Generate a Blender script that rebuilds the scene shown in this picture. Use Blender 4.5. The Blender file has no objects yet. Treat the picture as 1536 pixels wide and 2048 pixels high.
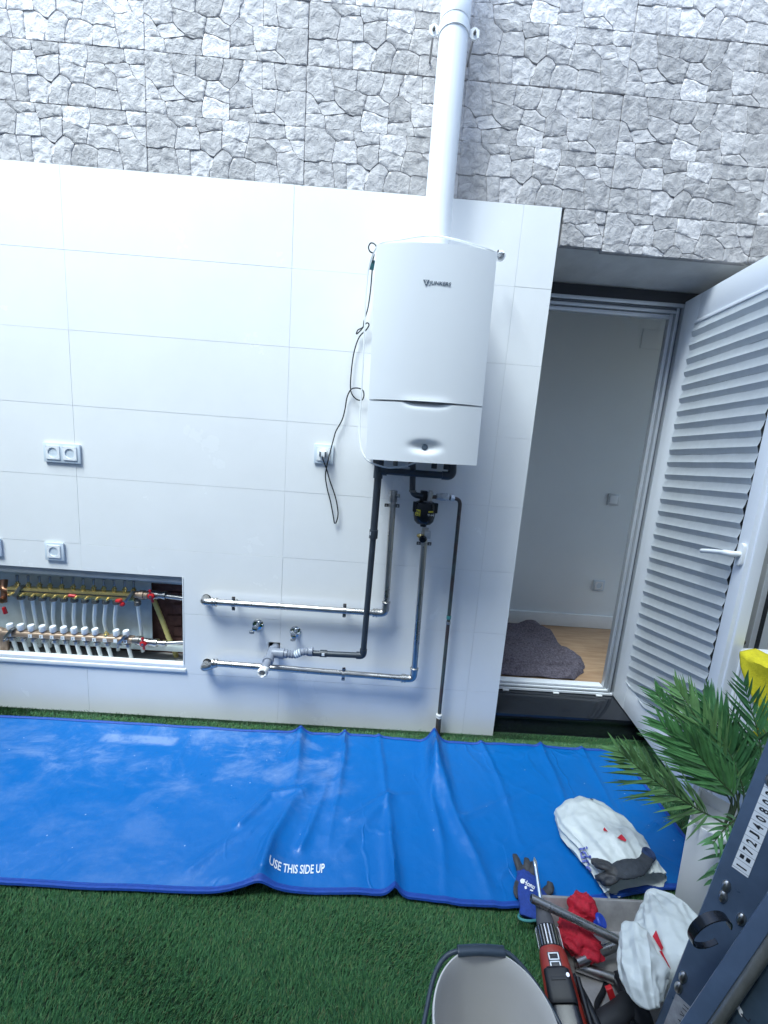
import bpy, bmesh, math, random
import numpy as np
from mathutils import Vector, Matrix, noise
from mathutils.geometry import delaunay_2d_cdt

S = bpy.context.scene
COL = S.collection
R = math.radians

# ------------------------------------------------------------------ camera
CAMP = Vector((-0.4962, -1.7447, 1.3629))
CAMR = (Matrix.Rotation(-0.0205366, 3, 'Z') @ Matrix.Rotation(1.4040956, 3, 'X') @ Matrix.Rotation(0.0734392, 3, 'Z'))
FPX = 800.0
cam = bpy.data.cameras.new("camera")
camo = bpy.data.objects.new("camera", cam)
COL.objects.link(camo)
cam.sensor_fit = 'VERTICAL'
cam.sensor_height = 36.0
cam.lens = 36.0 * FPX / 2048.0
cam.clip_start = 0.02
cam.clip_end = 200
camo.matrix_world = Matrix.Translation(CAMP) @ CAMR.to_4x4()
S.camera = camo
S.render.resolution_x = 768
S.render.resolution_y = 1024

# ------------------------------------------------------------------ sky, sun, exposure
SUN_EL, SUN_AZ = 60.0, 218.0          # azimuth clockwise from +Y: the light comes from above and behind the camera
w = bpy.data.worlds.new("World")
S.world = w
w.use_nodes = True
nt = w.node_tree
sky = nt.nodes.new('ShaderNodeTexSky')
sky.sky_type = 'NISHITA'
sky.sun_disc = False
sky.sun_elevation = R(SUN_EL)
sky.sun_rotation = R(SUN_AZ)
sky.air_density = 1.0
sky.dust_density = 0.6
sky.ozone_density = 0.4
nt.links.new(sky.outputs[0], nt.nodes['Background'].inputs[0])
nt.nodes['Background'].inputs[1].default_value = 0.115
sl = bpy.data.lights.new("sun", 'SUN')
sl.energy = 1.5
sl.angle = R(30)
sl.color = (0.86, 0.99, 1.0)
so = bpy.data.objects.new("sun", sl)
COL.objects.link(so)
_d = Vector((math.sin(R(SUN_AZ)) * math.cos(R(SUN_EL)), math.cos(R(SUN_AZ)) * math.cos(R(SUN_EL)), math.sin(R(SUN_EL))))
so.rotation_euler = _d.to_track_quat('Z', 'Y').to_euler()
so.location = _d * 8
S.view_settings.view_transform = 'Standard'
S.view_settings.look = 'None'
S.view_settings.exposure = 2.45
S.view_settings.gamma = 1.0
S.view_settings.use_curve_mapping = False
S.render.engine = 'CYCLES'

# ------------------------------------------------------------------ surveying helpers: a sight line of the photograph cut with a real plane
def ray(u, v):
    return CAMR @ Vector(((u - 768.0) / FPX, -(v - 1024.0) / FPX, -1.0))
def W(u, v, y=0.0):
    d = ray(u, v); return CAMP + d * ((y - CAMP.y) / d.y)
def G(u, v, z=0.0):
    d = ray(u, v); return CAMP + d * ((z - CAMP.z) / d.z)
def SX(u, v, x):
    d = ray(u, v); return CAMP + d * ((x - CAMP.x) / d.x)
def D(u, v, s):
    return CAMP + ray(u, v) * s
def depth(P):
    return -(CAMR.transposed() @ (Vector(P) - CAMP)).z

# ------------------------------------------------------------------ materials
def mat(name, col, rough=0.5, metal=0.0, var=0.0, vscale=8.0, bump=0.0, bscale=60.0, spec=0.5, trans=0.0, coat=0.0, col2=None, cthr=None, stretch=None, detail=5.0, sub=0.0, rvar=0.0):
    m = bpy.data.materials.new(name)
    m.use_nodes = True
    t = m.node_tree; N = t.nodes; Lk = t.links
    b = N['Principled BSDF']
    b.inputs['Base Color'].default_value = (*col, 1)
    b.inputs['Roughness'].default_value = rough
    b.inputs['Metallic'].default_value = metal
    b.inputs['Specular IOR Level'].default_value = spec
    if trans: b.inputs['Transmission Weight'].default_value = trans
    if coat: b.inputs['Coat Weight'].default_value = coat; b.inputs['Coat Roughness'].default_value = 0.1
    if sub:
        b.inputs['Subsurface Weight'].default_value = sub
        b.inputs['Subsurface Radius'].default_value = (0.01, 0.01, 0.01)
    tc = N.new('ShaderNodeTexCoord')
    mp = N.new('ShaderNodeMapping')
    Lk.new(tc.outputs['Object'], mp.inputs['Vector'])
    if stretch: mp.inputs['Scale'].default_value = stretch
    if var or col2 or rvar:
        n = N.new('ShaderNodeTexNoise'); n.inputs['Scale'].default_value = vscale; n.inputs['Detail'].default_value = detail
        n.inputs['Roughness'].default_value = 0.62
        Lk.new(mp.outputs[0], n.inputs['Vector'])
        r = N.new('ShaderNodeValToRGB')
        lo = 1 - var; hi = 1 + var
        c2 = col2 if col2 else tuple(min(1, c * hi) for c in col)
        c1 = tuple(c * lo for c in col) if not col2 else col
        a, bb = cthr if cthr else (0.32, 0.68)
        r.color_ramp.elements[0].position = a; r.color_ramp.elements[0].color = (*c1, 1)
        r.color_ramp.elements[1].position = bb; r.color_ramp.elements[1].color = (*c2, 1)
        Lk.new(n.outputs['Fac'], r.inputs['Fac'])
        if var or col2: Lk.new(r.outputs['Color'], b.inputs['Base Color'])
        if rvar:
            mr = N.new('ShaderNodeMapRange')
            mr.inputs['To Min'].default_value = max(0.02, rough - rvar); mr.inputs['To Max'].default_value = min(1, rough + rvar)
            mr.inputs['From Min'].default_value = 0.3; mr.inputs['From Max'].default_value = 0.7
            Lk.new(n.outputs['Fac'], mr.inputs['Value']); Lk.new(mr.outputs[0], b.inputs['Roughness'])
    if bump:
        n2 = N.new('ShaderNodeTexNoise'); n2.inputs['Scale'].default_value = bscale; n2.inputs['Detail'].default_value = 6
        Lk.new(mp.outputs[0], n2.inputs['Vector'])
        bp = N.new('ShaderNodeBump'); bp.inputs['Strength'].default_value = 1.0; bp.inputs['Distance'].default_value = bump
        Lk.new(n2.outputs['Fac'], bp.inputs['Height']); Lk.new(bp.outputs[0], b.inputs['Normal'])
    return m

M = {}
M['tile'] = mat('white ceramic', (0.80, 0.80, 0.80), 0.24, var=0.022, vscale=3.5, bump=0.0002, bscale=9, rvar=0.05)
M['grout'] = mat('pale grout', (0.76, 0.76, 0.77), 0.9)
M['core'] = mat('cement render', (0.36, 0.36, 0.35), 0.95, var=0.18, vscale=9, bump=0.002, bscale=50)
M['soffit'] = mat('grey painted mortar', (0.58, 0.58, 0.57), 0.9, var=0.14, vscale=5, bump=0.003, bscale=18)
M['plaster'] = mat('white plaster', (0.78, 0.78, 0.77), 0.8, var=0.03, vscale=6, bump=0.0008, bscale=60)
M['patio'] = mat('grey render of unseen patio walls', (0.45, 0.45, 0.45), 0.9, var=0.08, vscale=4)
M['room'] = mat('room paint', (0.80, 0.82, 0.82), 0.85, var=0.015, vscale=3)
M['white_paint'] = mat('white lacquered steel', (0.82, 0.83, 0.84), 0.22, var=0.01, vscale=3, coat=0.3)
M['flue'] = mat('white enamelled flue', (0.85, 0.86, 0.87), 0.3, var=0.02, vscale=5)
M['pvc_white'] = mat('white upvc', (0.78, 0.80, 0.84), 0.32, var=0.015, vscale=4)
M['plastic_white'] = mat('white plastic', (0.80, 0.81, 0.82), 0.3)
M['plastic_edge'] = mat('pale blue grey plastic', (0.62, 0.68, 0.74), 0.3)
M['alu'] = mat('brushed aluminium', (0.50, 0.52, 0.55), 0.38, 0.6, var=0.05, vscale=10)
M['alu_dark'] = mat('dark gasket', (0.10, 0.11, 0.13), 0.6)
M['black_box'] = mat('black shutter box', (0.012, 0.014, 0.02), 0.4)
M['steel'] = mat('stainless steel', (0.50, 0.485, 0.465), 0.30, 1.0, var=0.06, vscale=20, stretch=(1, 1, 1), rvar=0.06)
M['steel_dull'] = mat('zinc plated steel', (0.42, 0.42, 0.42), 0.38, 1.0, var=0.12, vscale=30)
M['chrome'] = mat('chrome', (0.75, 0.77, 0.78), 0.08, 1.0)
M['rust'] = mat('dark bracket steel', (0.10, 0.085, 0.08), 0.5, 0.6, var=0.2, vscale=40)
M['dark_pipe'] = mat('dark grey plastic pipe', (0.030, 0.038, 0.050), 0.35, var=0.12, vscale=20)
M['grey_pvc'] = mat('grey waste plastic', (0.22, 0.24, 0.29), 0.33, var=0.06, vscale=14)
M['torn'] = mat('torn white tape', (0.72, 0.71, 0.69), 0.8, var=0.1, vscale=60, bump=0.002, bscale=120)
M['black'] = mat('black plastic', (0.010, 0.011, 0.014), 0.45, spec=0.3)
M['black_soft'] = mat('black rubber', (0.014, 0.015, 0.018), 0.6, var=0.1, vscale=40)
M['black_gloss'] = mat('black moulded plastic', (0.009, 0.011, 0.015), 0.24, spec=0.35)
M['cable_white'] = mat('white cable', (0.66, 0.67, 0.67), 0.45)
M['green'] = mat('dark green tag', (0.008, 0.075, 0.085), 0.45)
M['gas'] = mat('weathered copper pipe', (0.085, 0.062, 0.056), 0.5, 0.3, var=0.0, vscale=9, col2=(0.085, 0.105, 0.095), cthr=(0.42, 0.6))
M['teal'] = mat('teal verdigris', (0.06, 0.26, 0.25), 0.7)
M['brass'] = mat('brass', (0.66, 0.52, 0.22), 0.26, 0.75, var=0.12, vscale=30)
M['bronze'] = mat('dull brass', (0.36, 0.26, 0.19), 0.42, 0.5, var=0.18, vscale=24)
M['copper'] = mat('copper', (0.40, 0.20, 0.12), 0.36, 1.0, var=0.15, vscale=25)
M['nut'] = mat('dark nickel nut', (0.17, 0.165, 0.16), 0.35, 0.6)
M['galv'] = mat('galvanised sheet', (0.56, 0.62, 0.63), 0.45, 0.35, var=0.14, vscale=9, rvar=0.1)
M['pex'] = mat('white heating tube', (0.70, 0.74, 0.73), 0.38, sub=0.0)
M['red'] = mat('red plastic', (0.50, 0.016, 0.02), 0.35)
M['yellow_tube'] = mat('yellow corrugated conduit', (0.55, 0.47, 0.17), 0.5)
M['brick_dark'] = mat('raw brick', (0.12, 0.055, 0.045), 0.95, var=0.3, vscale=20, bump=0.004, bscale=50)
M['hole'] = mat('rough dark mortar', (0.05, 0.045, 0.04), 0.95, var=0.3, vscale=40)
M['doorstep'] = mat('polished black stone', (0.010, 0.012, 0.017), 0.09, var=0.25, vscale=90, spec=0.6)
M['ink'] = mat('dark print', (0.02, 0.022, 0.03), 0.5)
M['ink_white'] = mat('white print', (0.78, 0.80, 0.82), 0.55)
M['ink_yellow'] = mat('yellow print', (0.65, 0.55, 0.03), 0.5)
M['ink_blue'] = mat('blue print', (0.10, 0.13, 0.42), 0.5)
M['ink_red'] = mat('red print', (0.50, 0.012, 0.03), 0.5)
M['logo_metal'] = mat('grey badge metal', (0.10, 0.13, 0.165), 0.35, 0.3)

def glass_mat():
    m = bpy.data.materials.new('window glass'); m.use_nodes = True
    t = m.node_tree; N = t.nodes; N.remove(N['Principled BSDF'])
    tr = N.new('ShaderNodeBsdfTransparent'); tr.inputs[0].default_value = (0.80, 0.85, 0.86, 1)
    gl = N.new('ShaderNodeBsdfGlossy'); gl.inputs['Roughness'].default_value = 0.02
    fr = N.new('ShaderNodeFresnel'); fr.inputs[0].default_value = 1.5
    mx = N.new('ShaderNodeMixShader')
    t.links.new(fr.outputs[0], mx.inputs[0]); t.links.new(tr.outputs[0], mx.inputs[1]); t.links.new(gl.outputs[0], mx.inputs[2])
    t.links.new(mx.outputs[0], N['Material Output'].inputs[0])
    return m
M['glass'] = glass_mat()

# ------------------------------------------------------------------ mesh builder
class MB:
    def __init__(self): self.v = []; self.f = []; self.mi = []
    def add(self, vs, fs, mi=0):
        o = len(self.v)
        self.v.extend(tuple(p) for p in vs)
        for f in fs: self.f.append(tuple(i + o for i in f)); self.mi.append(mi)
        return self
    def box(self, x0, x1, y0, y1, z0, z1, mi=0):
        vs = [(x0, y0, z0), (x1, y0, z0), (x1, y1, z0), (x0, y1, z0), (x0, y0, z1), (x1, y0, z1), (x1, y1, z1), (x0, y1, z1)]
        return self.add(vs, [(0, 3, 2, 1), (4, 5, 6, 7), (0, 1, 5, 4), (1, 2, 6, 5), (2, 3, 7, 6), (3, 0, 4, 7)], mi)
    def obox(self, c, ax, ay, az, hx, hy, hz, mi=0):
        c = Vector(c); ax = Vector(ax).normalized() * hx; ay = Vector(ay).normalized() * hy; az = Vector(az).normalized() * hz
        vs = [c - ax - ay - az, c + ax - ay - az, c + ax + ay - az, c - ax + ay - az, c - ax - ay + az, c + ax - ay + az, c + ax + ay + az, c - ax + ay + az]
        fs = [(0, 3, 2, 1), (4, 5, 6, 7), (0, 1, 5, 4), (1, 2, 6, 5), (2, 3, 7, 6), (3, 0, 4, 7)]
        if ax.cross(ay).dot(az) < 0: fs = [tuple(reversed(f)) for f in fs]
        return self.add(vs, fs, mi)
    def rings(self, rs, cap=True, mi=0, closed_ring=True):
        n = len(rs[0]); vs = [p for r in rs for p in r]; fs = []
        for i in range(len(rs) - 1):
            for j in range(n if closed_ring else n - 1):
                k = (j + 1) % n
                fs.append((i * n + j, i * n + k, (i + 1) * n + k, (i + 1) * n + j))
        if cap and closed_ring:
            fs.append(tuple(range(n - 1, -1, -1))); fs.append(tuple((len(rs) - 1) * n + j for j in range(n)))
        return self.add(vs, fs, mi)
    def tube(self, path, r, n=12, mi=0, cap=True, closed=False):
        P = [Vector(p) for p in path]; m = len(P)
        rr = r if isinstance(r, (list, tuple)) else [r] * m
        tg = []
        for i in range(m):
            a = P[(i - 1) % m] if (closed or i > 0) else P[i]; b = P[(i + 1) % m] if (closed or i < m - 1) else P[i]
            d = (b - a); tg.append(d.normalized() if d.length > 1e-9 else Vector((0, 0, 1)))
        t0 = tg[0]; ref = Vector((0, 0, 1)) if abs(t0.z) < 0.9 else Vector((1, 0, 0))
        x = t0.cross(ref).normalized(); rs = []
        for i in range(m):
            x = (x - tg[i] * x.dot(tg[i])).normalized(); y = tg[i].cross(x)
            rs.append([P[i] + (x * math.cos(2 * math.pi * k / n) + y * math.sin(2 * math.pi * k / n)) * rr[i] for k in range(n)])
        if closed: rs.append(rs[0])
        return self.rings(rs, cap and not closed, mi)
    def lathe(self, prof, o, ax, n=24, mi=0, cap=True):
        o = Vector(o); ax = Vector(ax).normalized()
        ref = Vector((0, 0, 1)) if abs(ax.z) < 0.9 else Vector((1, 0, 0))
        x = ax.cross(ref).normalized(); y = ax.cross(x)
        rs = [[o + ax * h + (x * math.cos(2 * math.pi * k / n) + y * math.sin(2 * math.pi * k / n)) * max(r, 1e-5) for k in range(n)] for r, h in prof]
        return self.rings(rs, cap, mi)
    def grid(self, fn, nu, nv, mi=0):
        vs = [fn(i / nu, j / nv) for j in range(nv + 1) for i in range(nu + 1)]
        fs = [(j * (nu + 1) + i, j * (nu + 1) + i + 1, (j + 1) * (nu + 1) + i + 1, (j + 1) * (nu + 1) + i) for j in range(nv) for i in range(nu)]
        return self.add(vs, fs, mi)
    def xf(self, Mx):
        self.v = [tuple(Mx @ Vector(p)) for p in self.v]; return self
    def mesh(self, name, mats, bev=0.0, smooth=True, ang=35, seg=2, fixn=True):
        me = bpy.data.meshes.new(name)
        me.from_pydata(self.v, [], self.f)
        for m_ in (mats if isinstance(mats, (list, tuple)) else [mats]): me.materials.append(m_)
        me.polygons.foreach_set('material_index', self.mi)
        if bev or fixn:
            bm = bmesh.new(); bm.from_mesh(me)
            if fixn: bmesh.ops.recalc_face_normals(bm, faces=bm.faces)
            if bev:
                ed = [e for e in bm.edges if len(e.link_faces) == 2 and e.calc_face_angle(0) > R(40)]
                bmesh.ops.bevel(bm, geom=ed, offset=bev, segments=seg, profile=0.6, affect='EDGES', clamp_overlap=True)
            bm.to_mesh(me); bm.free()
        if smooth:
            me.shade_smooth()
            me.set_sharp_from_angle(angle=R(ang))
        me.update()
        return me

def link(name, me, parent=None):
    o = bpy.data.objects.new(name, me); COL.objects.link(o)
    if parent is not None:
        o.parent = parent
        o.matrix_parent_inverse = WM[parent.name].inverted()
    WM[o.name] = Matrix.Identity(4)
    return o
WM = {}
def part(name, mb, m, parent, bev=0.0, smooth=True, ang=35, label=None, **k):
    o = link(name, mb.mesh(name, m, bev, smooth, ang, **k), parent)
    if label: o['label'] = label
    return o
def thing(name, label, cat, loc=(0, 0, 0), group=None):
    o = bpy.data.objects.new(name, None); COL.objects.link(o)
    o.empty_display_size = 0.05
    o.location = loc; WM[o.name] = Matrix.Translation(loc)
    o['label'] = label; o['category'] = cat
    if group: o['group'] = group
    return o
def solo(name, mb, m, label, cat, group=None, bev=0.0, smooth=True, ang=35, **k):
    o = link(name, mb.mesh(name, m, bev, smooth, ang, **k))
    o['label'] = label; o['category'] = cat
    if group: o['group'] = group
    return o
def struct(name, mb, m, parent=None, bev=0.0, smooth=False):
    o = link(name, mb.mesh(name, m, bev, smooth), parent)
    if parent is None: o['kind'] = 'structure'
    return o
def local_child(name, me, parent, Mx=None):
    """a child given in its parent's own coordinates (mesh data shared between alike pieces)"""
    o = bpy.data.objects.new(name, me); COL.objects.link(o); o.parent = parent
    if Mx is not None: o.matrix_local = Mx
    WM[o.name] = WM[parent.name] @ (Mx or Matrix.Identity(4))
    return o

def cr(points, k=8, closed=False):
    """Catmull-Rom through points"""
    P = [Vector(p) for p in points]; n = len(P); out = []
    for i in range(n if closed else n - 1):
        p1 = P[i]; p2 = P[(i + 1) % n]
        p0 = P[(i - 1) % n] if (closed or i > 0) else p1 * 2 - p2
        p3 = P[(i + 2) % n] if (closed or i < n - 2) else p2 * 2 - p1
        for j in range(k):
            t = j / k
            out.append(0.5 * ((2 * p1) + (p2 - p0) * t + (2 * p0 - 5 * p1 + 4 * p2 - p3) * t * t + (3 * p1 - p0 - 3 * p2 + p3) * t ** 3))
    if not closed: out.append(P[-1])
    return out
def elbow(points, rad, k=6):
    """polyline with its corners rounded to radius rad"""
    P = [Vector(p) for p in points]; out = [P[0]]
    for i in range(1, len(P) - 1):
        a = (P[i - 1] - P[i]); b = (P[i + 1] - P[i])
        q = min(rad, a.length * 0.48, b.length * 0.48)
        A = P[i] + a.normalized() * q; B = P[i] + b.normalized() * q
        for j in range(k + 1):
            t = j / k; out.append(A * (1 - t) ** 2 + P[i] * 2 * t * (1 - t) + B * t * t)
    out.append(P[-1]); return out
_tcache = {}
def text_geo(s, shear=0.0, bold=0.0, ext=0.0):
    cu = bpy.data.curves.new('lettering', 'FONT'); cu.body = s; cu.size = 1.0; cu.shear = shear; cu.offset = bold; cu.extrude = ext
    cu.resolution_u = 3
    o = bpy.data.objects.new('lettering', cu); COL.objects.link(o)
    dg = bpy.context.evaluated_depsgraph_get(); me = bpy.data.meshes.new_from_object(o.evaluated_get(dg))
    vs = [v.co.copy() for v in me.vertices]; fs = [tuple(p.vertices) for p in me.polygons]
    bpy.data.objects.remove(o); bpy.data.curves.remove(cu); bpy.data.meshes.remove(me)
    x0 = min(v.x for v in vs); x1 = max(v.x for v in vs); y0 = min(v.y for v in vs); y1 = max(v.y for v in vs)
    return [Vector(((v.x - x0) / (x1 - x0), (v.y - y0) / (y1 - y0), v.z)) for v in vs], fs, (x1 - x0) / (y1 - y0)
def text_mb(s, O, ex, ey, en, width, height, lift=0.0006, shear=0.0, bold=0.0, ext=0.0, mi=0, mb=None):
    """lettering filling width x height from its lower left corner O"""
    vs, fs, asp = text_geo(s, shear, bold, ext)
    O = Vector(O); ex = Vector(ex).normalized(); ey = Vector(ey).normalized(); en = Vector(en).normalized()
    mb = mb or MB()
    return mb.add([O + ex * (v.x * width) + ey * (v.y * height) + en * (lift + v.z) for v in vs], fs, mi)
rnd = random.Random(7)
def fbm(p, o=4):
    return noise.fractal(Vector(p), 1.0, 2.0, o, noise_basis='PERLIN_ORIGINAL')
def ridge(p):
    return 1 - 2 * abs(noise.noise(Vector(p)))
# ------------------------------------------------------------------ ground and patio shell
gm = mat('turf backing', (0.016, 0.040, 0.018), 0.95, var=0.3, vscale=60)
struct('ground', MB().box(-3.4, 1.25, -3.0, 0.205, -0.25, -0.002), gm)

sg = bpy.data.materials.new('split stone'); sg.use_nodes = True
t = sg.node_tree; N = t.nodes; L_ = t.links; b = N['Principled BSDF']; b.inputs['Roughness'].default_value = 0.72; b.inputs['Specular IOR Level'].default_value = 0.35
at_ = N.new('ShaderNodeAttribute'); at_.attribute_name = 'tone'
oi = N.new('ShaderNodeObjectInfo')
tc = N.new('ShaderNodeTexCoord')
n1 = N.new('ShaderNodeTexNoise'); n1.inputs['Scale'].default_value = 30; n1.inputs['Detail'].default_value = 8; n1.inputs['Roughness'].default_value = 0.68; n1.inputs['Distortion'].default_value = 1.1
L_.new(tc.outputs['Object'], n1.inputs['Vector'])
cr1 = N.new('ShaderNodeValToRGB')
cr1.color_ramp.elements[0].position = 0.28; cr1.color_ramp.elements[0].color = (0.66, 0.66, 0.685, 1)
cr1.color_ramp.elements[1].position = 0.70; cr1.color_ramp.elements[1].color = (1.20, 1.19, 1.185, 1)
L_.new(n1.outputs['Fac'], cr1.inputs['Fac'])
ad = N.new('ShaderNodeMath'); ad.operation = 'MULTIPLY_ADD'; ad.inputs[1].default_value = 0.11; L_.new(oi.outputs['Random'], ad.inputs[0]); L_.new(at_.outputs['Fac'], ad.inputs[2])
mx = N.new('ShaderNodeMix'); mx.data_type = 'RGBA'; mx.blend_type = 'MULTIPLY'; mx.inputs[0].default_value = 1
cc = N.new('ShaderNodeCombineColor')
for i, k_ in enumerate((1.03, 0.99, 0.985)):
    mm = N.new('ShaderNodeMath'); mm.operation = 'MULTIPLY'; mm.inputs[1].default_value = k_; L_.new(ad.outputs[0], mm.inputs[0]); L_.new(mm.outputs[0], cc.inputs[i])
L_.new(cc.outputs[0], mx.inputs[6]); L_.new(cr1.outputs[0], mx.inputs[7]); L_.new(mx.outputs[2], b.inputs['Base Color'])
n2 = N.new('ShaderNodeTexNoise'); n2.inputs['Scale'].default_value = 30; n2.inputs['Detail'].default_value = 9; n2.inputs['Roughness'].default_value = 0.62; n2.inputs['Distortion'].default_value = 0.35; L_.new(tc.outputs['Object'], n2.inputs['Vector'])
bp = N.new('ShaderNodeBump'); bp.inputs['Distance'].default_value = 0.011; bp.inputs['Strength'].default_value = 0.9; L_.new(n2.outputs['Fac'], bp.inputs['Height']); L_.new(bp.outputs[0], b.inputs['Normal'])
M['stone'] = sg
M['stone_back'] = mat('stone cladding body', (0.33, 0.325, 0.33), 0.95, var=0.15, vscale=40)

# the moulded pattern of one 60 x 20 cm cladding tile: outlines of its nineteen stones
_src = [(65, 80), (1478, 200), (1402, 719), (20, 610)]; _dst = [(0, .2), (.6, .2), (.6, 0), (0, 0)]
_A = []; _b = []
for (x, y), (X, Y) in zip(_src, _dst):
    _A += [[x, y, 1, 0, 0, 0, -X * x, -X * y], [0, 0, 0, x, y, 1, -Y * x, -Y * y]]; _b += [X, Y]
_h = np.append(np.linalg.solve(np.array(_A, float), np.array(_b, float)), 1).reshape(3, 3)
def hm(p):
    q = _h @ np.array([p[0], p[1], 1.0]); return (q[0] / q[2], q[1] / q[2])
A_, B_, C_, D_, E_, G_, H_ = (65, 80), (250, 95), (500, 117), (742, 137), (975, 157), (1295, 184), (1478, 200)
BL, b1, b2, b3, b4, b5, b6, BR = (20, 610), (303, 632), (410, 640), (570, 653), (740, 666), (970, 685), (1195, 703), (1402, 719)
STONES = [
 [A_, B_, (255, 130), (335, 205), (310, 300), (285, 400), (200, 385), (150, 400), (40, 390)],
 [B_, C_, (505, 200), (380, 205), (345, 215), (335, 205), (255, 130)],
 [(345, 215), (380, 205), (505, 200), (525, 260), (518, 410), (290, 408), (285, 400), (310, 300), (335, 205)],
 [C_, D_, (735, 235), (625, 242), (525, 260), (505, 200)],
 [(525, 260), (625, 242), (735, 235), (725, 275), (712, 405), (670, 440), (630, 478), (600, 465), (560, 430), (518, 410)],
 [D_, E_, (985, 220), (960, 305), (945, 352), (880, 335), (725, 275), (735, 235)],
 [(725, 275), (880, 335), (945, 352), (920, 420), (905, 478), (800, 480), (770, 435), (712, 405)],
 [E_, G_, (1295, 300), (1110, 320), (1050, 300), (960, 305), (985, 220)],
 [G_, H_, (1458, 318), (1320, 318), (1295, 300)],
 [(960, 305), (1050, 300), (1110, 320), (1110, 340), (1160, 380), (1195, 430), (1185, 540), (1175, 545), (1040, 512), (1000, 520), (905, 478), (920, 420), (945, 352)],
 [(1110, 320), (1295, 300), (1320, 318), (1345, 410), (1270, 425), (1210, 430), (1195, 430), (1160, 380), (1110, 340)],
 [(1320, 318), (1458, 318), (1432, 505), (1385, 480), (1345, 410)],
 [(1345, 410), (1385, 480), (1432, 505), BR, b6, (1195, 640), (1185, 540), (1195, 430), (1210, 430), (1270, 425)],
 [(40, 390), (150, 400), (200, 385), (285, 400), (290, 408), (303, 520), b1, BL],
 [(290, 408), (425, 410), (415, 560), b2, b1, (303, 520)],
 [(425, 410), (518, 410), (560, 430), (600, 465), (630, 478), (610, 560), (575, 600), b3, b2, (415, 560)],
 [(630, 478), (670, 440), (712, 405), (770, 435), (800, 480), (770, 540), (745, 620), b4, b3, (575, 600), (610, 560)],
 [(800, 480), (905, 478), (1000, 520), (985, 600), b5, b4, (745, 620), (770, 540)],
 [(1000, 520), (1040, 512), (1175, 545), (1185, 540), (1195, 640), b6, b5, (985, 600)]]
TONE = [.38, .34, .50, .33, .35, .60, .40, .34, .47, .32, .50, .44, .37, .33, .36, .53, .34, .32, .35]
def clip_poly(P, ax, val, keep_gt):
    out = []
    for i in range(len(P)):
        a, b_ = P[i], P[(i + 1) % len(P)]
        ia = (a[ax] >= val) == keep_gt; ib = (b_[ax] >= val) == keep_gt
        if ia: out.append(a)
        if ia != ib:
            t_ = (val - a[ax]) / (b_[ax] - a[ax]); out.append((a[0] + (b_[0] - a[0]) * t_, a[1] + (b_[1] - a[1]) * t_))
    return out
def poly_area(P): return 0.5 * sum(P[i][0] * P[(i + 1) % len(P)][1] - P[(i + 1) % len(P)][0] * P[i][1] for i in range(len(P)))
def inset(P, d):
    n = len(P); out = []
    for i in range(n):
        a = Vector(P[i - 1]); p = Vector(P[i]); c = Vector(P[(i + 1) % n])
        e1 = (p - a).normalized(); e2 = (c - p).normalized()
        n1 = Vector((-e1.y, e1.x)); n2 = Vector((-e2.y, e2.x)); m_ = (n1 + n2)
        if m_.length < 1e-6: m_ = n1
        m_.normalize(); k_ = d / max(0.5, m_.dot(n1)); out.append(tuple(p + m_ * k_))
    return out
def pip(P, x, y):
    c = False; n = len(P)
    for i in range(n):
        (x1, y1), (x2, y2) = P[i], P[i - 1]
        if (y1 > y) != (y2 > y) and x < (x2 - x1) * (y - y1) / (y2 - y1 + 1e-12) + x1: c = not c
    return c
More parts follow.
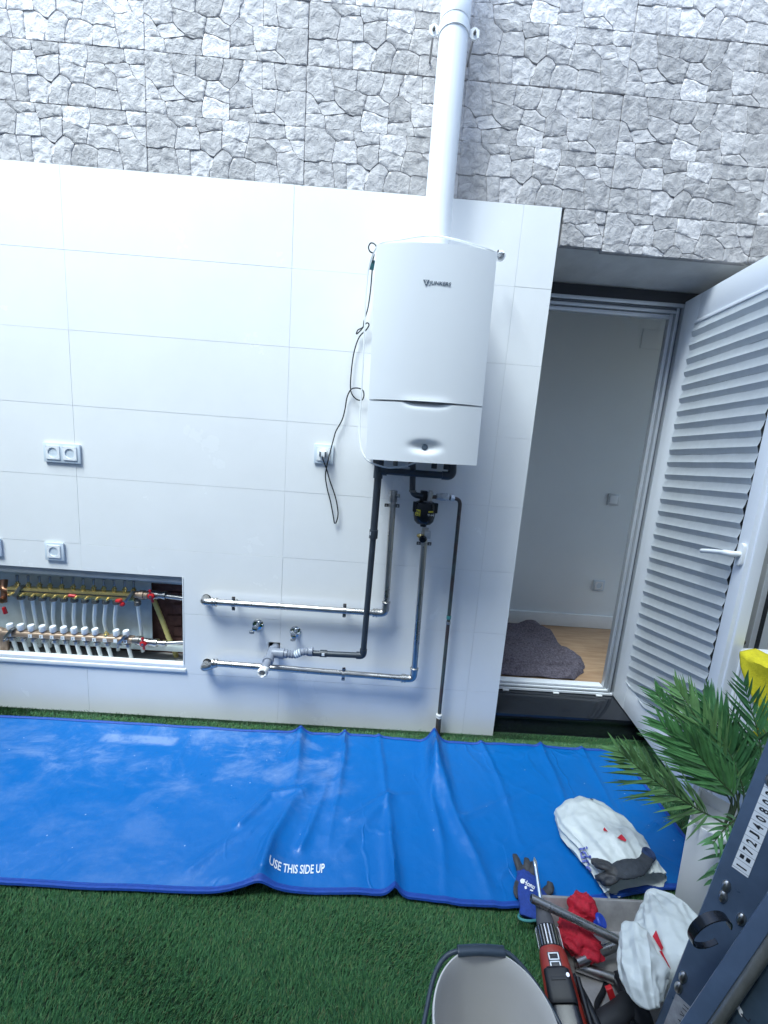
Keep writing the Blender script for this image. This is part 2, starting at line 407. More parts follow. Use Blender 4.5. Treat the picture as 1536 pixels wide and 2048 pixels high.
def stone_geo(poly, seed):
    """one stone in tile coordinates, x right, z up, -y out of the wall"""
    P = [tuple(p) for p in poly]
    P = [p for i, p in enumerate(P) if (Vector(p) - Vector(P[i - 1])).length > 0.0015]
    if len(P) < 3: return None
    if poly_area(P) < 0: P.reverse()
    if poly_area(P) < 0.00025: return None
    P = inset(P, 0.00018 + .0004 * (seed % 3 == 0))
    Q = []
    for i in range(len(P)):                                   # nick off the corners
        a = Vector(P[i - 1]); p = Vector(P[i]); c = Vector(P[(i + 1) % len(P)])
        Q.append(tuple(p + (a - p) * min(.18, .003 / max(.001, (a - p).length)))); Q.append(tuple(p + (c - p) * min(.18, .003 / max(.001, (c - p).length))))
    Z = []
    for i in range(len(Q)):
        a = Vector(Q[i]); c = Vector(Q[(i + 1) % len(Q)]); n = max(1, int((c - a).length / 0.011))
        for k_ in range(n):
            p = a.lerp(c, k_ / n); j = 0.0009
            Z.append((p.x + noise.noise((p.x * 160, p.y * 160, seed)) * j, p.y + noise.noise((p.x * 160, p.y * 160, seed + 9.5)) * j))
    r = random.Random(seed); tx, tz = r.uniform(-.014, .014), r.uniform(-.018, .010); h0 = 0.0075 + r.uniform(-.0006, .0012)
    cx = sum(p[0] for p in Z) / len(Z); cz = sum(p[1] for p in Z) / len(Z)
    I = inset(Z, 0.0013)
    def ht(x, z):
        return (h0 + tx * (x - cx) + tz * (z - cz) + 0.0022 * noise.noise((x * 26, z * 26, seed * 3.1)) + 0.0022 * ridge((x * 44, z * 60, seed * 1.7)) * 0.6
                + 0.0016 * noise.noise((x * 120, z * 120, seed)))
    pts = list(I); g = 0.0095
    x0 = min(p[0] for p in I); x1 = max(p[0] for p in I); z0 = min(p[1] for p in I); z1 = max(p[1] for p in I)
    I2 = inset(I, 0.004)
    z_ = z0
    while z_ < z1:
        x_ = x0
        while x_ < x1:
            q = (x_ + r.uniform(-.3, .3) * g, z_ + r.uniform(-.3, .3) * g)
            if pip(I2, *q): pts.append(q)
            x_ += g
        z_ += g
    n = len(I)
    res = delaunay_2d_cdt([Vector(p) for p in pts], [(i, (i + 1) % n) for i in range(n)], [], 1, 1e-6)
    vs = [(p.x, -ht(p.x, p.y), p.y) for p in res[0]]
    fs = [tuple(f) for f in res[2]]
    # output vertex of each input loop vertex
    mp = {}
    for oi_, ids in enumerate(res[3]):
        for k_ in ids: mp[k_] = oi_
    o = len(vs)
    for p in Z: vs.append((p[0], -ht(p[0], p[1]) + 0.0018, p[1]))
    for p in Z: vs.append((p[0], 0.0, p[1]))
    for i in range(n):
        j = (i + 1) % n
        if i in mp and j in mp: fs.append((mp[i], o + i, o + j, mp[j]))
        fs.append((o + i, o + n + i, o + n + j, o + j))
    return vs, fs
def stone_mesh(geo, tone):
    mb = MB().add(*geo); me = mb.mesh('stone', M['stone'], ang=48)
    a = me.attributes.new('tone', 'FLOAT', 'POINT'); a.data.foreach_set('value', [tone] * len(me.vertices)); return me
POLY = [[hm(p) for p in s] for s in STONES]
GEO = [stone_geo(p, 11 + i) for i, p in enumerate(POLY)]
TONE = [.425 + (t_ - .40) * .70 for t_ in TONE]
SME = [stone_mesh(g, TONE[i]) for i, g in enumerate(GEO)]
YB = 0.0105                                                     # plane of the cladding body
sw = thing('stone_wall', 'grey split stone cladding above the white tiles, over the doorway', 'wall', (0, 0.0105, 2.33))
struct('wall_core', MB().box(-2.75, 1.25, 0.0255, 0.205, 2.34, 3.5), M['core'], sw)
body_me = MB().box(0, .5992, 0, .012, 0, .1992).mesh('cladding_tile', M['stone_back'], smooth=False)
XS = [-2.666, -2.066, -1.466, -.866, -.268, .332, .932]; ZS = [2.33, 2.53, 2.73, 2.93, 3.13, 3.33]
FLIP = {(1, 2), (1, 3), (1, 4), (1, 5), (2, 2), (2, 5), (0, 6), (2, 0), (3, 4)}
single = {(0, 1), (0, 2), (0, 3), (0, 4), (0, 5), (1, 1), (1, 2), (1, 3), (1, 4), (1, 5), (2, 2), (2, 3), (2, 4), (2, 5)}
rest = MB(); rest_tone = []
for r_ in range(6):
    for c_ in range(7):
        if XS[c_] > 1.2: continue
        flip = (r_, c_) in FLIP
        Mt = Matrix.Translation((XS[c_], YB, ZS[r_]))
        if (r_, c_) in single:
            ct = local_child('cladding_tile', body_me, sw, Matrix.Translation((XS[c_], 0, ZS[r_] - 2.33)))
            F = Matrix.Translation((.5985, 0, .1985)) @ Matrix.Rotation(math.pi, 4, 'Y') if flip else Matrix.Identity(4)
            for me in SME: local_child('stone', me, ct, F)
        else:
            F = Mt @ (Matrix.Translation((.5985, 0, .1985)) @ Matrix.Rotation(math.pi, 4, 'Y') if flip else Matrix.Identity(4))
            for g, tn in zip(GEO, TONE):
                q = MB().add(*g).xf(F); rest.add(q.v, q.f); rest_tone += [tn + .08] * len(q.v)
            rest.box(XS[c_], XS[c_] + .5985, YB, YB + .012, ZS[r_], ZS[r_] + .1985); rest_tone += [.16] * 8
# the cut row over the doorway
for (xa, xb, xo, z0) in ((.163, .3305, .163 - .40, 2.196), (.332, .9305, .332, 2.186), (.932, 1.25, .932, 2.19)):
    ct = part('cladding_tile', MB().box(xa, xb, YB, YB + .012, z0, 2.3285), M['stone_back'], sw, smooth=False)
    for i, p in enumerate(POLY):
        q = [(x + xo, z + 2.13) for x, z in p]
        q = clip_poly(clip_poly(clip_poly(q, 1, z0, True), 0, xa, True) if True else q, 0, xb, False)
        if len(q) < 3: continue
        g = stone_geo(q, 40 + i)
        if g:
            me = stone_mesh(g, TONE[i]); local_child('stone', me, ct, Matrix.Translation((0, YB, 0)))
o = link('stones', rest.mesh('stones', M['stone'], ang=48), sw); o['kind'] = 'stuff'
a = o.data.attributes.new('tone', 'FLOAT', 'POINT'); a.data.foreach_set('value', rest_tone)

# ------------------------------------------------------------------ white tiled wall with the opening for the manifolds
XE = 0.1509
tw = thing('tiled_wall', 'white ceramic tiled wall behind the boiler, with an open niche low at one end', 'wall', (XE, 0, 0))
NX, NZ0, NZ1 = -1.345, .238, .706
hp1 = W(413, 1197); hp2 = W(414, 1325)
q0 = W(537, 1284); q1 = W(562, 1303)
sqh = (q0.x, q1.x, q1.z, q0.z)
CIRC = [(hp1.x, hp1.z, .021), (hp2.x + .002, hp2.z - .002, .022)]
def tile_mb(x0, x1, z0, z1, rects, circs, y0=0.0, y1=0.009):
    sq = [(cx - r * 1.35, cx + r * 1.35, cz - r * 1.35, cz + r * 1.35) for cx, cz, r in circs]
    xs = sorted({x0, x1} | {v for q in rects + sq for v in q[:2] if x0 < v < x1}); zs = sorted({z0, z1} | {v for q in rects + sq for v in q[2:] if z0 < v < z1})
    mb = MB(); keep = {}
    for i in range(len(xs) - 1):
        for j in range(len(zs) - 1):
            cx = (xs[i] + xs[i + 1]) / 2; cz = (zs[j] + zs[j + 1]) / 2
            keep[i, j] = not any(q[0] < cx < q[1] and q[2] < cz < q[3] for q in rects + sq)
    for (i, j), k_ in keep.items():
        if not k_: continue
        X0, X1, Z0, Z1 = xs[i], xs[i + 1], zs[j], zs[j + 1]
        mb.add([(X0, y0, Z0), (X1, y0, Z0), (X1, y0, Z1), (X0, y0, Z1)], [(0, 1, 2, 3)])
        for (di, dj, p, q) in ((-1, 0, (X0, Z0), (X0, Z1)), (1, 0, (X1, Z1), (X1, Z0)), (0, -1, (X1, Z0), (X0, Z0)), (0, 1, (X0, Z1), (X1, Z1))):
            if not keep.get((i + di, j + dj), False):
                mb.add([(p[0], y0, p[1]), (p[0], y1, p[1]), (q[0], y1, q[1]), (q[0], y0, q[1])], [(3, 2, 1, 0)])
    for cx, cz, r in circs:
        n = 32; s = r * 1.35; sqp = []; ci = []
        for k_ in range(n):
            a_ = 2 * math.pi * k_ / n; c, d = math.cos(a_), math.sin(a_); m_ = s / max(abs(c), abs(d))
            sqp.append((cx + c * m_, y0, cz + d * m_)); ci.append((cx + c * r, y0, cz + d * r))
        mb.add(sqp + ci + [(p[0], y1 + .01, p[2]) for p in ci], [f for k_ in range(n) for f in ((k_, (k_ + 1) % n, n + (k_ + 1) % n, n + k_), (n + k_, n + (k_ + 1) % n, 2 * n + (k_ + 1) % n, 2 * n + k_))])
    return mb
niche_rect = (-4.0, NX, NZ0, NZ1)
JN = .0006
cols = [(-2.7, -1.8), (-1.8, -.9), (-.9, 0), (0, XE)]
rows = [(2.03, 2.33), (1.73, 2.03), (1.43, 1.73), (1.13, 1.43), (.83, 1.13), (.53, .83), (.23, .53), (-.03, .23)]
for z0, z1 in rows:
    for x0, x1 in cols:
        a0, a1, c0, c1 = x0 + JN, x1 - (JN if x1 < .1 else 0), z0 + JN, z1 - JN
        rc = []
        if x0 < NX and z0 < NZ1 and z1 > NZ0: rc.append(niche_rect)
        if a0 < sqh[0] < a1 and z0 < sqh[2] < z1: rc.append(sqh)
        ci = [c for c in CIRC if a0 < c[0] < a1 and c0 < c[1] < c1]
        if rc and x1 <= NX and z0 >= NZ0 and z1 <= NZ1: continue
        mb = tile_mb(a0, a1, c0, c1, rc, ci)
        if mb.v:
            dy = rnd.uniform(0, .0009)
            mb.v = [(p[0], p[1] + dy, p[2]) for p in mb.v]
            part('wall_tile', mb, M['tile'], tw, smooth=False)
g_ = MB()
for x0, x1, z0, z1 in ((-2.7, XE - .004, NZ1 + .004, 2.329), (NX + .004, XE - .004, .001, NZ1 + .004), (-2.7, NX + .004, .001, NZ0 - .004)):
    g_.box(x0, x1, .0022, .0088, z0, z1)
# grout sheet is cut by the same three holes: split it into strips round them
g_ = tile_mb(-2.7, XE - .003, 0.0, 2.329, [niche_rect, sqh], CIRC, .0024, .0086)
struct('grout_bed', g_, M['grout'], tw)
cm = tile_mb(-2.7, XE - .001, -.2, 2.33, [(-2.6, NX, NZ0, NZ1), sqh], [], .0095, .2)
struct('wall_core', cm, M['core'], tw)
struct('pipe_chase', MB().box(NX + .012, -.80, .0305, .19, .2, .56), M['hole'], tw)

# ------------------------------------------------------------------ doorway: lintel, reveals, step
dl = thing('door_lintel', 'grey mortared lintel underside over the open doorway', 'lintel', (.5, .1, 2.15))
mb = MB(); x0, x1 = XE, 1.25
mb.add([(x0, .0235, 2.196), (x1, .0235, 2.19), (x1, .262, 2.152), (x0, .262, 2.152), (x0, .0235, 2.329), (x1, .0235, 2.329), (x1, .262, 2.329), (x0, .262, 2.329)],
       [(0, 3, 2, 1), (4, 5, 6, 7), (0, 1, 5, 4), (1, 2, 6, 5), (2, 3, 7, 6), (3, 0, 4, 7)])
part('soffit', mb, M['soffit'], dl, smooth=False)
part('reveal', MB().box(.945, 1.25, .0, .262, -.05, 2.148), M['plaster'], dl, smooth=False)
ds = thing('doorstep', 'polished black stone step below the open doorway', 'doorstep', (.5, .1, 0))
part('tread', MB().box(XE + .002, .944, .022, .30, .083, .108), M['doorstep'], ds, bev=.002)
part('riser', MB().box(XE + .002, .944, .030, .30, -.05, .0815), M['doorstep'], ds, smooth=False)
for u, v in ((1010, 1388), (1112, 1381), (1196, 1397)):
    p = W(u, v, .215); part('drain_cap', MB().box(p.x - .016, p.x + .016, .206, .2165, .109, .116), M['plastic_white'], ds, bev=.002)

# fixed frame of the terrace door
YF = .22
fr = thing('door_frame', 'white and grey aluminium frame fixed in the doorway', 'door frame', (.5, YF, .108))
part('shutter_strip', MB().box(XE + .003, .944, YF + .012, YF + .12, 2.102, 2.1515), M['black_box'], fr, smooth=False)
def jamb_profile(fn):
    """four stepped bands of the frame section: fn(depth offset, inner, outer) adds a box"""
    for (a_, b_, y_, mt) in ((0, .017, 0, 0), (.018, .029, .012, 1), (.030, .043, .005, 0), (.044, .050, .022, 2), (.051, .064, .016, 0)):
        fn(a_, b_, y_, mt)
mj = MB(); jamb_profile(lambda a_, b_, y_, mt: mj.box(.872 - b_, .872 - a_, YF + y_, YF + .040, .112, 2.10, mt))
part('jamb', mj, [M['alu'], M['alu_dark'], M['pvc_white']], fr, bev=.0012)
mj = MB(); jamb_profile(lambda a_, b_, y_, mt: mj.box(.02, .872 - b_ - .0005, YF + y_, YF + .040, 2.10 - b_, 2.10 - a_ - .0005, mt))
part('head', mj, [M['alu'], M['alu_dark'], M['pvc_white']], fr, bev=.0012)
mj = MB(); jamb_profile(lambda a_, b_, y_, mt: mj.box(.02, .872 - b_ - .0005, YF + y_, YF + .060, .110 + a_ * .62, .110 + b_ * .62, mt if mt else 2))
part('sill', mj, [M['alu'], M['alu_dark'], M['pvc_white']], fr, bev=.0012)

# ------------------------------------------------------------------ the room inside
FZ = .128; YR = 1.05; CZ = 2.345
fl = MB().box(-.7, 2.3, .30, YR + .2, -.1, FZ - .008)
fo = struct('room_floor', fl, M['core'])
wood = mat('oak laminate', (0.33, 0.20, 0.115), 0.42, var=0.0, vscale=5, col2=(0.46, 0.31, 0.19), cthr=(.35, .65), stretch=(1, 9, 1), detail=8)
for k_ in range(7):
    y0 = .306 + k_ * .121; off = (k_ * .37) % 1.1
    for x0, x1 in ((-.69, -.25 + off), (-.249 + off, .95 + off), (.951 + off, 2.29)):
        if x1 - x0 > .02 and x0 < 2.28:
            mb = MB().box(x0, min(x1, 2.29), y0 + .0006, min(y0 + .1204, YR - .0005), FZ - .0075, FZ)
            struct('plank', mb, wood, fo, bev=.0006)
rw = thing('room_wall', 'pale grey painted room wall seen through the open doorway', 'wall', (.8, YR, FZ))
part('wall_face', MB().box(-.7, 2.3, YR, YR + .1, FZ + .001, CZ), M['room'], rw, smooth=False)
part('skirting_board', MB().box(-.69, 2.29, YR - .016, YR - .0005, FZ + .002, FZ + .10), M['plaster'], rw, bev=.003)
p0, p1 = W(1287, 657, YR - .004), W(1332, 700, YR - .004)
part('access_panel', MB().box(p0.x, p1.x, YR - .006, YR - .0003, p1.z, p0.z), M['room'], rw, bev=.002)
rs = thing('room_end_wall', 'painted end wall of the small room, beside the doorway', 'wall', (2.3, .6, FZ))
part('wall_face', tile_mb(.263, YR + .1, -.1, CZ + .1, [(.30, 1.02, .35, 2.25)], [], 0, .1).xf(Matrix(((0, 1, 0, 2.301), (1, 0, 0, 0), (0, 0, 1, 0), (0, 0, 0, 1)))), M['room'], rs, smooth=False)  # unseen window opening, added to let daylight brighten the room
part('added_window_frame', tile_mb(.301, 1.019, .351, 2.249, [(.33, .645, .39, 2.21), (.675, .99, .39, 2.21)], [], 0, .05).xf(Matrix(((0, 1, 0, 2.33), (1, 0, 0, 0), (0, 0, 1, 0), (0, 0, 0, 1)))), M['pvc_white'], rs, smooth=False)
rs2 = thing('room_partition', 'painted partition of the small room, behind the tiled wall', 'wall', (-.7, .6, FZ))
part('wall_face', MB().box(-.8, -.701, .202, YR + .1, -.1, CZ), M['room'], rs2, smooth=False)
struct('room_ceiling', MB().box(-.8, 2.4, .27, YR + .1, CZ + .001, CZ + .1), M['room'])
struct('room_front_wall', MB().box(1.252, 2.398, .01, .262, -.1, CZ + .1), M['room'])

# switch and socket of the room
def socket_parts(parent, Mx, gang=1, frame=M['plastic_edge'], hole=True):
    wd = .0715 * (gang - 1) + .083
    mb = MB().box(-wd / 2, wd / 2, -.009, -.0006, -.0415, .0415)
    me = mb.mesh('socket_frame', frame, bev=.003); local_child('socket_frame', me, parent, Mx)
    for g in range(gang):
        cx = (g - (gang - 1) / 2) * .0715
        Mg = Mx @ Matrix.Translation((cx, 0, 0))
        if hole:
            # insert with a round recessed well
            n = 28; s = .0275; r = .0205; sq = []; ci = []; cb = []
            for k_ in range(n):
                a_ = 2 * math.pi * k_ / n; c, d = math.cos(a_), math.sin(a_); m_ = s / max(abs(c), abs(d))
                sq.append((c * m_, -.0125, d * m_)); ci.append((c * r, -.0125, d * r)); cb.append((c * r * .96, .003, d * r * .96))
            mb = MB().add(sq + ci + cb, [f for k_ in range(n) for f in ((k_, (k_ + 1) % n, n + (k_ + 1) % n, n + k_), (n + k_, n + (k_ + 1) % n, 2 * n + (k_ + 1) % n, 2 * n + k_))] + [tuple(range(2 * n, 3 * n))])
            for x0, x1, z0, z1 in ((-s, s, -s - .001, -s + .001), (-s, s, s - .001, s + .001), (-s - .001, -s + .001, -s, s), (s - .001, s + .001, -s, s)): mb.box(x0, x1, -.0124, -.006, z0, z1)
            ins = local_child('socket_insert', mb.mesh('socket_insert', M['plastic_white']), parent, Mg)
            for sx in (-1, 1): local_child('pin_hole', MB().lathe([(.003, 0), (.003, .001)], (sx * .0095, .0026, 0), (0, -1, 0), 10).mesh('pin_hole', M['ink']), ins, Matrix.Identity(4))
            for sz in (-1, 1): local_child('earth_clip', MB().box(-.003, .003, -.006, .002, sz * .0175 - .0015, sz * .0175 + .0015).mesh('earth_clip', M['steel_dull']), ins, Matrix.Identity(4))
        else:
            mb = MB().box(-.0275, .0275, -.013, -.006, -.0275, .0275)
            local_child('rocker', mb.mesh('rocker', M['plastic_white'], bev=.002), parent, Mg)
def wall_point(o, p, rot=0.0):
    o.location = p; WM[o.name] = Matrix.Translation(p)
sw_p = W(1226, 999, YR); sk_p = W(1196.5, 1170.5, YR)
o = thing('light_switch', 'grey light switch on the room wall inside the doorway', 'switch', sw_p)
socket_parts(o, Matrix.Identity(4), 1, M['alu'], hole=False)
o = thing('wall_socket', 'grey power socket low on the room wall above the skirting', 'socket', sk_p)
socket_parts(o, Matrix.Identity(4), 1, M['plastic_edge'])

# grey moving blanket heaped on the room floor
bl = mat('grey felt blanket', (0.055, 0.046, 0.064), 0.95, vscale=95, col2=(0.17, 0.15, 0.185), cthr=(.35, .7), bump=.004, bscale=160, detail=8)
_rx = [(.30, .66), (.33, .70), (.39, .77), (.47, .83), (.55, .85), (.62, .82), (.70, .79), (.82, .785), (.90, .77), (.96, .72), (1.0, .66)]
def blanket(u, v):
    y = .315 + v * .665
    for (ya, xa), (yb, xb) in zip(_rx, _rx[1:]):
        if ya <= y <= yb: rx = xa + (xb - xa) * (y - ya) / (yb - ya)
    rx += .010 * noise.noise((y * 26, 3, 1)) + .006 * noise.noise((y * 70, 9, 1))
    x = -.35 + u * (rx + .35)
    d_ = min((rx - x) / .045, (y - .313) / .035, (.982 - y) / .05)
    e_ = max(0, min(1, d_)) ** .5
    wr = .020 * noise.noise((x * 6, y * 9, 3)) + .020 * ridge((x * 2.6, y * 9 + x * 2, 8.2)) + .012 * ridge((x * 8, y * 14, 2.2)) + .006 * noise.noise((x * 40, y * 40, 1))
    hump = .075 * math.exp(-(((x - .68) / .10) ** 2 + ((y - .88 + .9 * (x - .68)) / .06) ** 2))
    slit = -.030 * math.exp(-((y - .40 - .05 * x + .012 * noise.noise((x * 8, 1, 1))) / .010) ** 2)
    z = FZ + .003 + e_ * max(.008, .020 + wr * .9 + hump * .62 + slit * .8)
    return (x + .012 * noise.noise((x * 9, y * 9, 7)) * e_, y, z)
solo('moving_blanket', MB().grid(blanket, 190, 110), bl, 'crumpled dark grey felt blanket on the wooden floor inside the doorway', 'blanket', ang=60, fixn=False)
# ------------------------------------------------------------------ wall boiler with flue
BX, BZ = -.351, 1.31
BW, BH = .200, .702                       # half width, height
bo = thing('boiler', 'white wall hung gas boiler on the tiled wall, between flue and pipes', 'boiler', (BX, 0, BZ))
tilt = Matrix.Translation((BX, 0, BZ + .35)) @ Matrix.Rotation(R(-.75), 4, 'Y') @ Matrix.Translation((-BX, 0, -BZ - .35))
def bulge(x): return .034 * (1 - min(1, abs((x - BX) / BW)) ** 2.2)
mb = MB().box(BX - BW + .004, BX + BW - .004, -.296, -.004, BZ + .006, BZ + BH - .002).xf(tilt)
part('casing', mb, M['white_paint'], bo, bev=.004)
def panel(z0, z1, dfn, nz, nx=80):
    """curved sheet steel front from z0 to z1, returned round to the casing"""
    mb = MB(); ys = []
    def P(u, v):
        x = BX - BW + 2 * BW * u; z = z0 + (z1 - z0) * v
        return (x, -.300 - bulge(x) + dfn(x, z), z)
    mb.grid(P, nx, nz)
    n = nx + 1
    # folded returns along the outline
    border = [i for i in range(n)] + [(j + 1) * n - 1 for j in range(1, nz + 1)] + [nz * n + i for i in range(nx - 1, -1, -1)] + [j * n for j in range(nz - 1, 0, -1)]
    o = len(mb.v)
    for i in border: p = mb.v[i]; mb.v.append((p[0], max(p[1] + .03, -.297), p[2]))
    m_ = len(border)
    for k_ in range(m_):
        a_, b_ = border[k_], border[(k_ + 1) % m_]; mb.f.append((a_, o + k_, o + (k_ + 1) % m_, b_)); mb.mi.append(0)
    return mb.xf(tilt)
ZS_ = BZ + .205                          # seam between front panel and lower flap
DX, DZ = -.345, BZ + .054
def flap_d(x, z):
    d = .022 * math.exp(-(((x - BX) / .066) ** 4)) * math.exp(-((ZS_ - z) / .010) ** 1.5 if ZS_ > z else 0)
    r2 = ((x - DX) / .047) ** 2 + ((z - DZ) / .019) ** 2
    return d + .014 * math.exp(-r2 ** 1.3)
def front_d(x, z):
    return -.004 * math.exp(-(((x - BX) / .085) ** 4)) * math.exp(-((z - ZS_) / .014) ** 2)
part('front_panel', panel(ZS_ + .003, BZ + BH, front_d, 60), M['white_paint'], bo, ang=30)
part('control_flap', panel(BZ, ZS_ - .003, flap_d, 60, 120), M['white_paint'], bo, ang=30)
part('power_button', MB().lathe([(.0, .004), (.008, .004), (.0105, .002), (.0105, -.004)], tilt @ Vector((DX, -.300 - bulge(DX) + .0125, DZ)), (0, -1, .1), 24).xf(Matrix.Diagonal((1, 1, 1, 1))), M['logo_metal'], bo)
lg = W(846, 568, -.334); yl = lambda x: -.300 - bulge(x) - .0006
mb = MB(); x0 = lg.x; zc = lg.z + .004
mb.add([(x0, yl(x0) - .002, zc + .009), (x0 + .020, yl(x0 + .02) - .002, zc + .009), (x0 + .010, yl(x0 + .01) - .002, zc - .010),
        (x0, yl(x0), zc + .009), (x0 + .020, yl(x0 + .02), zc + .009), (x0 + .010, yl(x0 + .01), zc - .010)], [(0, 2, 1), (0, 1, 4, 3), (1, 2, 5, 4), (2, 0, 3, 5)])
bd = part('badge', mb, M['logo_metal'], bo, smooth=False)
mb = MB().box(x0 + .0085, x0 + .0115, yl(x0) - .0029, yl(x0) - .0021, zc - .004, zc + .007).box(x0 + .005, x0 + .015, yl(x0) - .0029, yl(x0) - .0021, zc + .0045, zc + .0072)
part('badge_mark', mb, M['plastic_white'], bd, smooth=False)
mb = text_mb('JUNKERS', (x0 + .0195, yl(x0 + .05) - .0022, zc - .0070), (1, -.02, 0), (0, 0, 1), (0, -1, 0), .072, .0145, shear=.18, bold=.004, ext=.0)
q = MB()
q.v = [(p[0], yl(p[0]) - .0010, p[2]) for p in mb.v] + [(p[0], yl(p[0]), p[2]) for p in mb.v]; n = len(mb.v); q.f = list(mb.f); 
ec = {}
for f in mb.f:
    for i in range(len(f)):
        a_, b_ = f[i], f[(i + 1) % len(f)]; ec[(a_, b_)] = 1
for (a_, b_) in ec:
    if (b_, a_) not in ec: q.f.append((a_, a_ + n, b_ + n, b_))
q.mi = [0] * len(q.f)
part('maker_lettering', q, M['logo_metal'], bo, smooth=False)
# connection stubs under the casing
for x, r in ((-.51, .013), (-.43, .010), (-.365, .012), (-.27, .012), (-.215, .016)):
    part('connection_stub', MB().tube([(x, -.09, BZ + .02), (x, -.09, BZ - .03)], r, 14), M['dark_pipe'] if r > .0115 else M['nut'], bo)
for sx in (-.385, -.338): part('fixing_lug', MB().box(sx - .008, sx + .008, -.215, -.20, BZ + BH - .01, BZ + BH + .012), M['steel_dull'], bo, bev=.002)
part('flue_adapter', MB().lathe([(.062, 0), (.062, .022), (.054, .026), (.054, .05)], (-.345, -.12, BZ + BH - .003), (0, 0, 1), 40), M['flue'], bo)

fp = thing('flue_pipe', 'tall white flue pipe rising from the boiler up the stone wall', 'flue pipe', (-.345, -.11, 2.05))
FT = (-.3415, -.10, 3.6)
def fpt(z): return Vector((-.345 + (z - 2.05) * .0025, -.115 + (z - 2.05) * .008, z))
part('lower_pipe', MB().tube([fpt(2.045), fpt(2.845)], .0505, 48), M['flue'], fp)
part('upper_pipe', MB().lathe([(.0502, 0), (.0518, .0), (.0522, .002), (.0522, .05), (.0508, .056), (.0505, .95)], fpt(2.80), fpt(3.6) - fpt(2.8), 48), M['flue'], fp)
cl = part('pipe_clamp', MB().lathe([(.0506, -.013), (.0535, -.0125), (.0535, .0125), (.0506, .013)], fpt(2.775), (0, 0, 1), 48), M['flue'], fp)
for sx in (-1, 1):
    c = fpt(2.775) + Vector((sx * .0705, -.005, 0))
    mb = MB(); n = 20; prof = []
    for k_ in range(n): a_ = 2 * math.pi * k_ / n; prof.append((c.x + .0165 * math.cos(a_), c.z + .0185 * math.sin(a_)))
    mb.rings([[(x, c.y + dy, z) for x, z in prof] for dy in (-.003, .003)])
    mb.box(c.x - .016, c.x + .016, c.y - .0028, c.y + .0028, c.z - .0125, c.z + .0125)
    part('clamp_lug', mb, M['flue'], cl, bev=.0)
    part('clamp_screw', MB().lathe([(.0055, 0), (.0055, .005), (.003, .0055), (.003, .010)], (c.x, c.y - .003, c.z), (0, -1, 0), 12), M['nut'], cl)
    part('clamp_rod', MB().tube([(c.x, c.y, c.z), (c.x, .012, c.z)], .004, 8), M['steel_dull'], cl)

# white cable thrown over the boiler, its plug hanging free
pts = [W(u, v, y) for u, v, y in ((1000, 512, -.12), (990, 505, -.2), (972, 497, -.25), (940, 487, -.27), (900, 477, -.26), (868, 472, -.24), (835, 474, -.24), (800, 480, -.25), (770, 484, -.24), (756, 492, -.2), (745, 512, -.12), (736, 545, -.10), (731, 600, -.10), (729, 660, -.10), (726, 730, -.10), (722, 800, -.10), (719, 850, -.11), (721, 890, -.13), (730, 915, -.15), (746, 927, -.16), (775, 935, -.17), (805, 933, -.17), (832, 925, -.16))]
wc = thing('white_cable', 'white mains cable laid over the boiler top with its plug dangling beside it', 'cable', tuple(pts[0]))
part('flex', MB().tube(cr(pts, 6), .0034, 8), M['cable_white'], wc)
pc = W(1001, 512, -.09)
pl = part('plug', MB().lathe([(.0, .020), (.013, .020), (.016, .012), (.0185, 0), (.0185, -.012), (.009, -.018), (.005, -.028)], pc, CAMP - pc, 24), M['plastic_white'], wc)
pax = (CAMP - pc).normalized()
part('plug_face', MB().lathe([(.0125, .0195), (.0120, .0206), (0, .0206)], pc, pax, 24), M['alu'], pl)
for dx, dz in ((.006, .006), (-.004, -.007)):
    c = pc + pax * .019 + Vector((dx, 0, dz)); part('plug_pin', MB().tube([c, c + pax * .016 + Vector((.006, 0, .003))], .0026, 8), M['nut'], pl)
part('earth_clip', MB().box(pc.x - .017, pc.x - .012, pc.y - .019, pc.y - .006, pc.z + .006, pc.z + .012), M['nut'], pl)

# black power cord with loops, from a plug in the wall up to a loop over the boiler's shoulder
yk = -.03
path = [(643, 908, -.035), (647, 922, -.04), (653, 938, -.025), (660, 962, -.018), (671, 995, -.014), (676, 1025, -.012), (673, 1043, -.012), (669, 1046, -.012), (667, 1035, -.012), (661, 1003, -.014), (655, 980, -.016), (651, 955, -.02), (653, 935, -.03), (660, 905, -.03), (668, 875, -.02), (672, 862, -.015), (684, 840, -.013), (690, 818, -.013), (694, 795, -.013), (702, 779, -.016), (714, 776, -.02), (725, 780, -.022), (728, 790, -.022), (724, 800, -.02), (714, 799, -.018), (705, 790, -.018), (701, 777, -.014), (702, 750, -.014), (706, 715, -.014), (712, 690, -.014), (720, 672, -.016), (732, 660, -.02), (738, 650, -.022), (733, 646, -.02), (722, 660, -.02), (713, 668, -.018), (716, 660, -.018), (726, 654, -.02), (728, 642, -.02), (736, 615, -.02), (741, 580, -.022), (744, 545, -.03), (746, 520, -.04), (748, 508, -.06), (740, 503, -.06), (737, 494, -.06), (742, 486, -.06), (750, 489, -.07), (756, 500, -.09)]
pts = [W(u, v, y) for u, v, y in path]
pk = thing('power_cord', 'thin black power cord with loops hanging from boiler down to the wall plug', 'cord', tuple(pts[0]))
part('flex', MB().tube(cr(pts, 6), .0026, 8), M['black'], pk)
c = W(744, 530, -.035); part('cable_tag', MB().obox(c, (1, 0, -.12), (0, 1, 0), (.12, 0, 1), .0095, .003, .0175), M['green'], pk, bev=.001)

